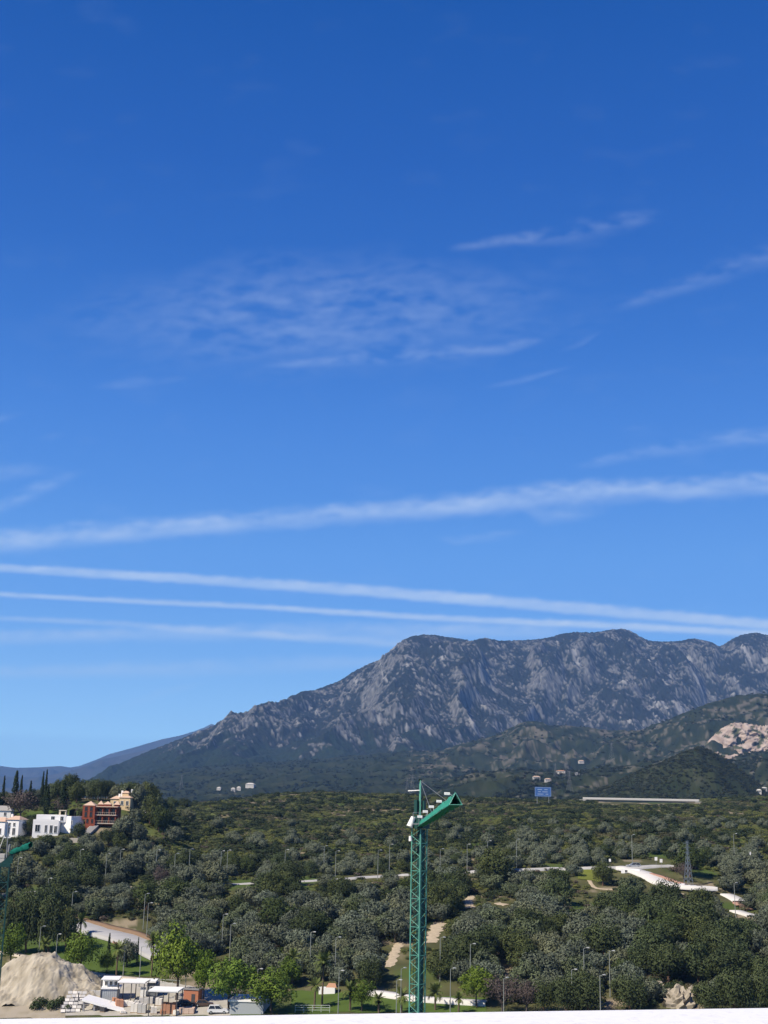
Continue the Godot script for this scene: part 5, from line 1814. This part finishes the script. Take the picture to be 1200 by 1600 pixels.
	pallet(228, 1569, 20, 8, 2.4, block, "block_stack", "low long grey block stack behind the canopy posts", 0.1)
	pallet(210, 1583, 10, 12, 2.2, pale, "block_stack", "pale tall block stack in the middle of the yard")
	pallet(222, 1584, 12, 12, 2.2, block, "block_stack", "grey block stack right of the pale one in mid yard")
	pallet(186, 1575, 11, 10, 2.2, brick, "block_stack", "orange and white brick stack behind the ramp", 0.3)
	pallet(264, 1583, 20, 13, 3.0, brick, "block_stack", "brown brick stack under the nearest white canopy")
	pallet(200, 1572, 14, 6, 2.2, pale, "block_stack", "low pale stone stack right of the brick stack")
	pallet(292, 1584, 22, 7, 2.4, mat("pinkish_stone", Color(0.56, 0.42, 0.34), 0.95), "block_stack", "low pinkish stone stack right of the canopies")
	pallet(168, 1572, 10, 5, 2.0, pale, "block_stack", "low white stack in front of the two-storey cabin")
	pallet(248, 1571, 10, 9, 2.0, pale, "block_stack", "white stack behind the nearest canopy's posts")
	pallet(240, 1584, 9, 9, 1.8, pale, "block_stack", "white block stack left of the brown bricks", 0.2)
	rng.seed = 650
	var names := ["leftmost of the small loose piles", "second small loose pile from the left", "third small loose pile from the left", "fourth small loose pile from the left", "fifth small loose pile from the left", "sixth small loose pile from the left", "seventh small loose pile from the left", "rightmost of the small loose piles"]
	for i in 8:
		var pp := [[146, 1570], [162, 1581], [179, 1566], [192, 1584], [214, 1571], [238, 1578], [254, 1586], [276, 1586]]
		pallet(pp[i][0], pp[i][1], rng.randf_range(5.0, 9.0), rng.randf_range(3.0, 6.0), 1.6, [block, pale, brick, mat("dark_pile", Color(0.07, 0.07, 0.075), 0.9)][(i * 3) % 4], "material_pile", names[i] + " in the building yard", rng.randf_range(-0.5, 0.5))
	# shed with an orange wall behind the tree, vehicles
	p = hit(301, 1566)
	o = base("brick_shed", p, -0.2)
	tag(o, "small brick-red shed half hidden under the big green tree", "shed")
	wbox(o, "wall", mat("shed_red", Color(0.40, 0.17, 0.10), 0.9), Vector3(0, -0.3, 0), Vector3(3.6, 3.2, 3.0))
	wbox(o, "roof", mat("canopy_fascia"), Vector3(0, 2.9, 0), Vector3(4.0, 0.2, 3.4))
	wbox(o, "door", mat("canopy_post"), Vector3(0.6, -0.1, 1.5), Vector3(0.9, 2.1, 0.08))
	make_car(hit(137, 1531), 0.25, mat("white_paint", Color(0.76, 0.76, 0.76), 0.3), "white pickup parked by the footpath above the sand heap", 4.9, 0.25, true)
	make_car(hit(340, 1585), 0.1, mat("white_paint"), "white van-like car just above the parapet below the green trees", 4.8, 0.35)
	make_car(hit(290, 1573), 0.3, mat("dark_paint", Color(0.035, 0.04, 0.045), 0.25), "dark car parked behind the pinkish stone stack")
	make_car(hit(318, 1574), 0.15, mat("bronze_paint", Color(0.09, 0.06, 0.05), 0.25), "dark brown car parked under the big green tree")
	make_car(hit(990, 1357.5) + Vector3(0, 0.28, 0), PI + 0.1, mat("silver_paint", Color(0.38, 0.39, 0.41), 0.3, 0.3), "silver-grey estate car parked on the hill road", 5.0, 0.2)
	# slab with railing
	p = hit(385, 1584)
	u = -p.z / F
	o = base("concrete_slab", p, -0.1)
	tag(o, "white concrete slab roof with grey side below the railing", "slab")
	wbox(o, "slab", white, Vector3(0, 16 * u, -3.0), Vector3(52 * u, 0.35, 9))
	wbox(o, "side_wall", grey, Vector3(0.2, -0.5, -3.0), Vector3(50 * u, 16 * u + 0.5, 8.6))
	var ra := p + Vector3(-25 * u, 16 * u + 0.35, -6.8)
	railing(ra, ra + Vector3(51 * u, 0.1, 0), 14 * u, 4, "pale metal railing on the white concrete slab")
	railing(hit(461, 1583), hit(515, 1584), 1.5, 4, "low pale railing above the parapet right of the green trees")
	railing(hit(246, 1548), hit(280, 1550), 2.6, 3, "light fence rails behind the canopies")
	# white wall with tiled top
	p = hit(511, 1554)
	u = -p.z / F
	o = base("site_wall", p, -0.12)
	tag(o, "white wall with a clay tiled top right of the tallest palm", "wall")
	wbox(o, "wall", white, Vector3(0, -0.3, 0), Vector3(24 * u, 9 * u + 0.3, 1.2))
	roof_hip(o, "tiled_top", mat("clay_tile"), Vector3(1.0, 9 * u, -1.0), 16 * u, 3.0, 5 * u, 10 * u)
	# rocks
	rng.seed = 700
	for q in [[1030, 1544, 16, 20], [1062, 1574, 36, 48], [1082, 1556, 16, 26], [1046, 1562, 18, 26], [1140, 1561, 10, 8]]:
		p = hit(q[0], minf(q[1], 1576.0))
		u = -p.z / F
		var rk := MB.new()
		var rn := noise(710 + int(q[0]), 0.5, 4, true)
		var grid := []
		for j in 13:
			for i in 22:
				var th := TAU * i / 21.0
				var ph := PI * 0.5 * j / 12.0
				var rr := 1.0 + rn.get_noise_3d(cos(th) * 4.0 * cos(ph), sin(ph) * 4.0, sin(th) * 4.0 * cos(ph)) * 0.6
				grid.append(Vector3(cos(th) * cos(ph) * q[2] * u * 0.5, sin(ph) * q[3] * u * 0.5, sin(th) * cos(ph) * q[2] * u * 0.4) * rr - Vector3(0, 0.6, 0))
		for j in 12:
			for i in 21:
				var a: Vector3 = grid[j * 22 + i]
				var gg := rn.get_noise_3d(a.x * 1.7, a.y * 1.7, a.z * 1.7)
				var col := Color(0.13, 0.115, 0.09).lerp(Color(0.37, 0.33, 0.265), clampf(0.45 + gg * 1.3, 0.0, 1.0))
				rk.tri(a, grid[j * 22 + 22 + i], grid[j * 22 + i + 1], col)
				rk.tri(grid[j * 22 + i + 1], grid[j * 22 + 22 + i], grid[j * 22 + 23 + i], col)
		o = base("rock_outcrop", p)
		tag(o, {1030: "pale boulder at the upper left of the rock cutting", 1062: "broken pale rock face just above the parapet on the right", 1082: "pale rock at the upper right of the rock cutting", 1046: "middle boulder above the broken rock face", 1140: "small pale rock right of the broken rock face"}[q[0]], "rock", "pale rocks in the cutting")
		build(rk, "rock", sand, o)
	# little white plates on posts along the hill road
	var sl := ["left one of two small white signs right of the grey car", "right one of two small white signs right of the grey car", "upright white plate on a post at the far right", "small white sign left of the grey car"]
	var k := 0
	for q in [[1025, 1342, 4, 5], [1033, 1345, 4, 5], [1172, 1337, 3, 11], [953, 1345, 3, 4]]:
		p = foot(q[0], q[1], 2.6)
		u = -p.z / F
		o = base("white_sign", p)
		tag(o, sl[k], "sign", "small white signs by the hill road")
		wbox(o, "plate", white, Vector3(0, 2.6 - q[3] * u * 0.5, 0), Vector3(q[2] * u, q[3] * u, 0.06))
		wbox(o, "post", mat("galvanised_steel"), Vector3(0, -0.5, -0.06), Vector3(0.08, 3.0, 0.06))
		k += 1
	# low wall with openings below the car
	p = hit(985, 1365)
	o = base("road_wall", p, -0.1)
	tag(o, "white wall with two dark openings below the grey car", "wall")
	wbox(o, "wall", white, Vector3(0, -0.8, 0), Vector3(6.2, 2.2, 0.4))
	for x in [-1.4, 0.9]: window(o, Vector3(x, 0.3, 0.2), 1.0, 0.75, 0.0, "opening")
	# barrier blocks on the road
	for q in 5:
		p = hit(1066.0 + q * 9.0, 1387.0 + q * 1.6)
		o = base("road_barrier", p + Vector3(0, 0.3, 0), 0.2)
		tag(o, "white concrete barrier on the road bend, %s from the left" % ["first", "second", "third", "fourth", "fifth"][q], "barrier", "concrete barriers on the bend")
		var bb := MB.new()
		bb.prism([Vector2(-0.3, -0.3), Vector2(0.3, -0.3), Vector2(0.14, 0.35), Vector2(0.1, 0.85), Vector2(-0.1, 0.85), Vector2(-0.14, 0.35)], 1.7, Basis(Vector3.UP, PI / 2), Vector3.ZERO)
		build(bb, "block", white, o)

# ---------------------------------------------------------------- trees that stand out
func make_feature_trees() -> void:
	var one := func(called: String, cs: Array, ts: Array, k: int, px: float, top: float, bot: float, wpx: float, ch: float, cw: float, label: String) -> void:
		var p := hit(px, minf(bot, 1586.0))
		var u := -p.z / F
		var sy := (bot - top) * u / ch
		var sx := wpx * u / cw
		tree(called, p, cs, ts, k, Vector3(sx, sy, sx), k * 1.7, label)
	var d := "deciduous_tree"
	one.call(d, lime_c, lime_t, 0, 125, 1457, 1527, 56, 11.0, 9.4, "fresh green round tree on a bare trunk above the white pickup")
	one.call(d, lime_c, lime_t, 3, 16, 1446, 1515, 44, 11.0, 9.4, "fresh green tree right beside the left crane mast")
	one.call(d, lime_c, lime_t, 6, 276, 1448, 1563, 84, 11.0, 9.4, "largest fresh green tree behind the canopies")
	one.call(d, lime_c, lime_t, 9, 318, 1490, 1566, 44, 11.0, 9.4, "narrow fresh green tree right of the largest one")
	one.call(d, lime_c, lime_t, 12, 358, 1499, 1580, 78, 11.0, 9.4, "wide fresh green tree above the white van")
	one.call(d, lime_c, lime_t, 15, 424, 1518, 1586, 78, 11.0, 9.4, "lowest fresh green tree right of the railing slab")
	one.call(d, lime_c, lime_t, 18, 166, 1488, 1524, 26, 11.0, 9.4, "small yellow-green tree on the lawn beside the palms")
	one.call(d, lime_c, lime_t, 19, 452, 1498, 1545, 38, 11.0, 9.4, "pale green tree above the lowest fresh green one")
	one.call(d, olive_c, olive_t, 2, 197, 1466, 1512, 30, 6.4, 7.2, "dark round tree on the lawn below the street")
	one.call(d, lime_c, lime_t, 8, 745, 1512, 1575, 54, 11.0, 9.4, "dark broad-leaved tree right of the crane mast's foot")
	one.call(d, lime_c, lime_t, 5, 565, 1535, 1582, 40, 11.0, 9.4, "small broad-leaved tree above the low palm")
	var pn := "pine_tree"
	for q in [[40, 1392, 1490, 44, "tallest dark pine behind the lawn at the left"], [75, 1400, 1490, 46, "dark pine above the palm near the sand heap"], [102, 1412, 1488, 36, "dark pine left of the tall street palm"], [15, 1402, 1492, 40, "dark pine right beside the left crane"], [428, 1402, 1462, 56, "broad dark pine left of centre in the olive wood"], [772, 1322, 1390, 60, "large pine right of the lone cypress"], [945, 1440, 1500, 66, "wide light green pine above the twin lamps"], [1085, 1402, 1470, 78, "broad pine under the white road bend"], [560, 1400, 1450, 50, "light pine in the wood left of the crane mast"], [1130, 1450, 1510, 60, "light green pine below the end of the white road"], [1150, 1515, 1590, 60, "dark pine at the right above the parapet"], [850, 1535, 1590, 40, "dark young pine right of the leafless thicket"], [920, 1528, 1590, 60, "dark pine below the left one of the twin lamps"], [985, 1525, 1590, 60, "dark pine left of the pale rock cutting"], [1110, 1535, 1590, 54, "light pine right of the pale rock cutting"], [1195, 1520, 1590, 50, "dark pine at the right edge above the parapet"], [942, 1345, 1385, 34, "bushy dark tree beside the meadow below the hill road"], [1078, 1318, 1372, 44, "dark pine behind the lattice pylon"]]:
		one.call(pn, pine_c, pine_t, int(q[0]) % 5 * 3, q[0], q[1], q[2], q[3], 8.8, 8.6, q[4])
	var br := "bare_tree"
	for q in [[30, 1236, 1282, 56, "large purple-brown leafless tree above the white houses"], [95, 1248, 1280, 26, "grey leafless tree behind the white flat-roofed villa"], [785, 1532, 1588, 60, "grey-brown leafless thicket right of the crane foot"], [822, 1538, 1588, 40, "leafless thicket right of the larger leafless thicket"], [1068, 1350, 1378, 28, "purple leafless bush below the two small white signs"], [250, 1355, 1385, 30, "grey leafless bush above the hill road at the left"]]:
		one.call(br, bare_c, bare_t, int(q[0]) % 3, q[0], q[1], q[2], q[3], 6.4, 7.6, q[4])
	var cy := "cypress_tree"
	for q in [[3, 1214, 1262, 6, "cypress at the left edge of the skyline"], [22, 1206, 1262, 12, "thick dark cypress, tallest left of the houses"], [31, 1213, 1258, 6, "thin cypress right of the thickest one"], [45, 1222, 1264, 7, "short cypress right of the thin one on the left skyline"], [64, 1207, 1262, 6, "left one of the twin slender cypresses"], [69, 1205, 1262, 6, "right one of the twin slender cypresses"], [745, 1321, 1341, 6, "lone small cypress on the scrub hillside"], [169, 1461, 1500, 6, "small cypress on the lawn below the street"], [214, 1468, 1510, 4, "very thin cypress on the lawn left of the slender palm"], [200, 1228, 1262, 8, "cypress rising behind the cream villa"], [72, 1228, 1274, 9, "dark cypress above the white flat-roofed villa"], [96, 1222, 1280, 14, "broad dark cypress behind the flat-roofed villa"]]:
		one.call(cy, cyp_c, [cyp_t], int(q[0]) % 3, q[0], q[1], q[2], q[3] * 1.45, 9.6, 2.0, q[4])
	# the wooded hilltop behind the villas
	rng.seed = 800
	var tops := [[-20, 1238], [10, 1236], [50, 1232], [80, 1222], [100, 1212], [112, 1203], [125, 1218], [145, 1216], [165, 1212], [180, 1220], [205, 1222], [225, 1214], [245, 1224], [255, 1240]]
	var words := ["tall", "broad", "round", "ragged", "dense", "loose", "slim", "leaning"]
	for i in 74:
		var px := -15.0 + i * 3.75
		var row: float = curve(tops, px) + (rng.randf_range(0.0, 10.0) if i % 2 == 0 else rng.randf_range(8.0, 26.0))
		var bot := row + rng.randf_range(24.0, 34.0)
		if px > 128.0 and px < 210.0: bot = minf(bot, 1252.0)
		if px > 128.0 and px < 214.0: row = curve(tops, px) + rng.randf_range(0.0, 9.0)
		var dd := rng.randf_range(548.0, 600.0) if px < 215.0 else rng.randf_range(520.0, 560.0)
		var rr := ray(px, 1245.0)
		var p := on(rr.x / -rr.z * dd, -dd)
		var tall := clampf((pix(p).y - row) * dd / F, 4.0, 14.0)
		var k := tall / 6.2
		var kind := rng.randi() % 3
		var o: Node3D
		if kind == 0: o = tree("olive_tree", p, olive_c, olive_t, i, Vector3(minf(k, 1.5) * 0.72, k, minf(k, 1.5) * 0.72), i, "x")
		else: o = tree("pine_tree", p, pine_c, pine_t, i, Vector3(minf(k, 1.6) * 0.58, k * 0.74, minf(k, 1.6) * 0.58), i, "x")
		to_label.append([o, words[i % 8] + (" grey-green olive tree on the villa hill" if kind == 0 else " dark green pine on the villa hill"), p + Vector3(0, 5, 0), "hill olive" if kind == 0 else "hill pine"])
	# trees among and below the villas
	for q in [[47, 1277, 1305, 24, 1], [122, 1285, 1314, 24, 1], [135, 1300, 1326, 26, 0], [170, 1292, 1322, 34, 1], [195, 1272, 1312, 40, 0], [215, 1285, 1316, 26, 0], [188, 1300, 1330, 26, 1], [72, 1303, 1328, 34, 1], [100, 1304, 1330, 24, 0], [30, 1304, 1330, 30, 1], [10, 1306, 1334, 28, 0], [150, 1312, 1338, 26, 0], [225, 1312, 1335, 22, 0], [245, 1262, 1292, 26, 0], [268, 1244, 1268, 26, 1], [272, 1290, 1318, 28, 0], [232, 1240, 1264, 26, 1], [222, 1250, 1268, 22, 0], [212, 1262, 1284, 22, 0], [125, 1262, 1288, 14, 1], [60, 1312, 1340, 26, 0], [120, 1318, 1345, 30, 1], [180, 1322, 1346, 24, 0], [293, 1262, 1284, 24, 0], [288, 1246, 1262, 18, 1]]:
		var p := hit(q[0], q[2])
		var u := -p.z / F
		var cs: Array = [olive_c, pine_c][q[4]]
		var ts: Array = [olive_t, pine_t][q[4]]
		var sx: float = q[3] * u / [7.2, 8.6][q[4]]
		var o := tree(["olive_tree", "pine_tree"][q[4]], p, cs, ts, int(q[0]), Vector3(sx, (q[2] - q[1]) * u / [6.4, 8.8][q[4]], sx), q[0], "x")
		to_label.append([o, ["grey-green olive tree on the villa slope", "dark green pine on the villa slope"][q[4]], p + Vector3(0, 3, 0), "slope " + str(q[4])])
	rng.seed = 830
	var turf := ["grey", "brown", "dull green", "dark", "dry"]
	for i in 26:
		var pr := hit(1012.0 + rng.randf() * 92.0, 1528.0 + rng.randf() * 46.0)
		var qp := pix(pr)
		if qp.x > 1046.0 and qp.x < 1080.0 and qp.y > 1552.0: continue
		var os := base("shrub", pr, i)
		var ss := rng.randf_range(0.9, 1.9)
		put(bush_c[i % 6], "foliage", [mat("shrub_leaf", Color(0.055, 0.075, 0.035), 0.9), mat("dry_shrub_leaf", Color(0.10, 0.088, 0.062), 0.9)][i % 2], os).scale = Vector3(ss, ss, ss)
		tag(os, "x", "shrub", "shrubs round the rock cutting")
		to_label.append([os, ["dull green", "grey-brown"][i % 2] + " shrub by the rock cutting", pr, "rock shrub"])
	# olives along the near side of the hill road
	var line := [[-40, 1400], [40, 1398], [110, 1394], [240, 1389], [375, 1382], [480, 1377], [540, 1374], [600, 1370], [680, 1367], [735, 1363], [820, 1360], [870, 1358], [930, 1357]]
	var px := 78.0
	while px < 905.0:
		var row := curve(line, px)
		var free := true
		for q in [[360, 392], [472, 494], [520, 550], [568, 600], [626, 642], [722, 742], [811, 834], [856, 882]]:
			if px > q[0] - 9 and px < q[1] + 9: free = false
		if free:
			var p := hit(px, row + 9.0 + rng.randf_range(0.0, 5.0))
			var s := rng.randf_range(0.62, 0.85)
			var o := tree("olive_tree", p, olive_c, olive_t, int(px), Vector3(s, s * 0.95, s), px, "x")
			to_label.append([o, "low grey-green olive tree lining the hill road", p + Vector3(0, 2, 0), "road olive"])
		px += rng.randf_range(12.0, 17.0)
	# bushes before the sand heap
	rng.seed = 820
	var words2 := ["leftmost", "second", "third", "fourth", "fifth", "sixth", "rightmost"]
	for i in 7:
		var p := hit(52.0 + i * 8.5, 1580.0 - (i % 3) * 4.0)
		var o := base("shrub", Vector3(p.x, ground(p.x, p.z), p.z), i)
		var s := rng.randf_range(1.3, 2.0)
		put(bush_c[i % 6], "foliage", mat("shrub_leaf", Color(0.055, 0.075, 0.035), 0.9), o).scale = Vector3(s, s * 1.1, s)
		tag(o, words2[i] + " dark shrub in front of the sand heap, counted from the left", "shrub", "shrubs before the sand heap")

const CLEAR := [[138, 1450, 230, 1482], [30, 1492, 245, 1530], [40, 1268, 122, 1304], [128, 1240, 210, 1298], [120, 1290, 150, 1316], [0, 1278, 34, 1306], [218, 1262, 243, 1274], [966, 1344, 1046, 1370], [1010, 1364, 1108, 1395], [1134, 1398, 1156, 1412], [1150, 1424, 1178, 1433], [36, 1390, 72, 1399], [364, 1376, 390, 1386], [474, 1373, 492, 1380], [522, 1368, 548, 1377], [570, 1366, 598, 1372], [628, 1364, 640, 1370], [725, 1360, 740, 1366], [813, 1356, 832, 1363], [858, 1354, 880, 1360], [905, 1356, 940, 1378], [925, 1382, 955, 1392], [893, 1406, 905, 1417], [670, 1440, 690, 1474], [604, 1474, 627, 1510], [726, 1400, 741, 1420], [776, 1408, 794, 1416], [184, 1384, 206, 1391], [1040, 1545, 1090, 1572], [498, 1540, 524, 1554], [936, 1243, 1094, 1255], [834, 1228, 862, 1245], [1018, 1336, 1038, 1350], [978, 1343, 1004, 1359], [212, 1276, 250, 1302]]

func palette() -> void:
	mat("galvanised_steel", Color(0.26, 0.27, 0.28), 0.5, 0.4)
	mat("canopy_post", Color(0.05, 0.05, 0.055), 0.6)
	mat("canopy_fascia", Color(0.24, 0.24, 0.25), 0.7)
	mat("sign_white", Color(0.80, 0.80, 0.78), 0.6)
	mat("dark_glass", Color(0.02, 0.025, 0.03), 0.08)
	mat("ballast_concrete", Color(0.4, 0.4, 0.38), 0.9)

func build_things() -> void:
	palette()
	keep_clear = CLEAR.duplicate()
	make_roads()
	make_parapet()
	make_villas()
	make_far_houses()
	make_highway()
	make_site()
	make_crane()
	make_left_crane()
	make_plants()
	make_feature_trees()
	make_palms()
	plant_hillside()
	make_pylons()
	make_lamps()
	label_by_marks()
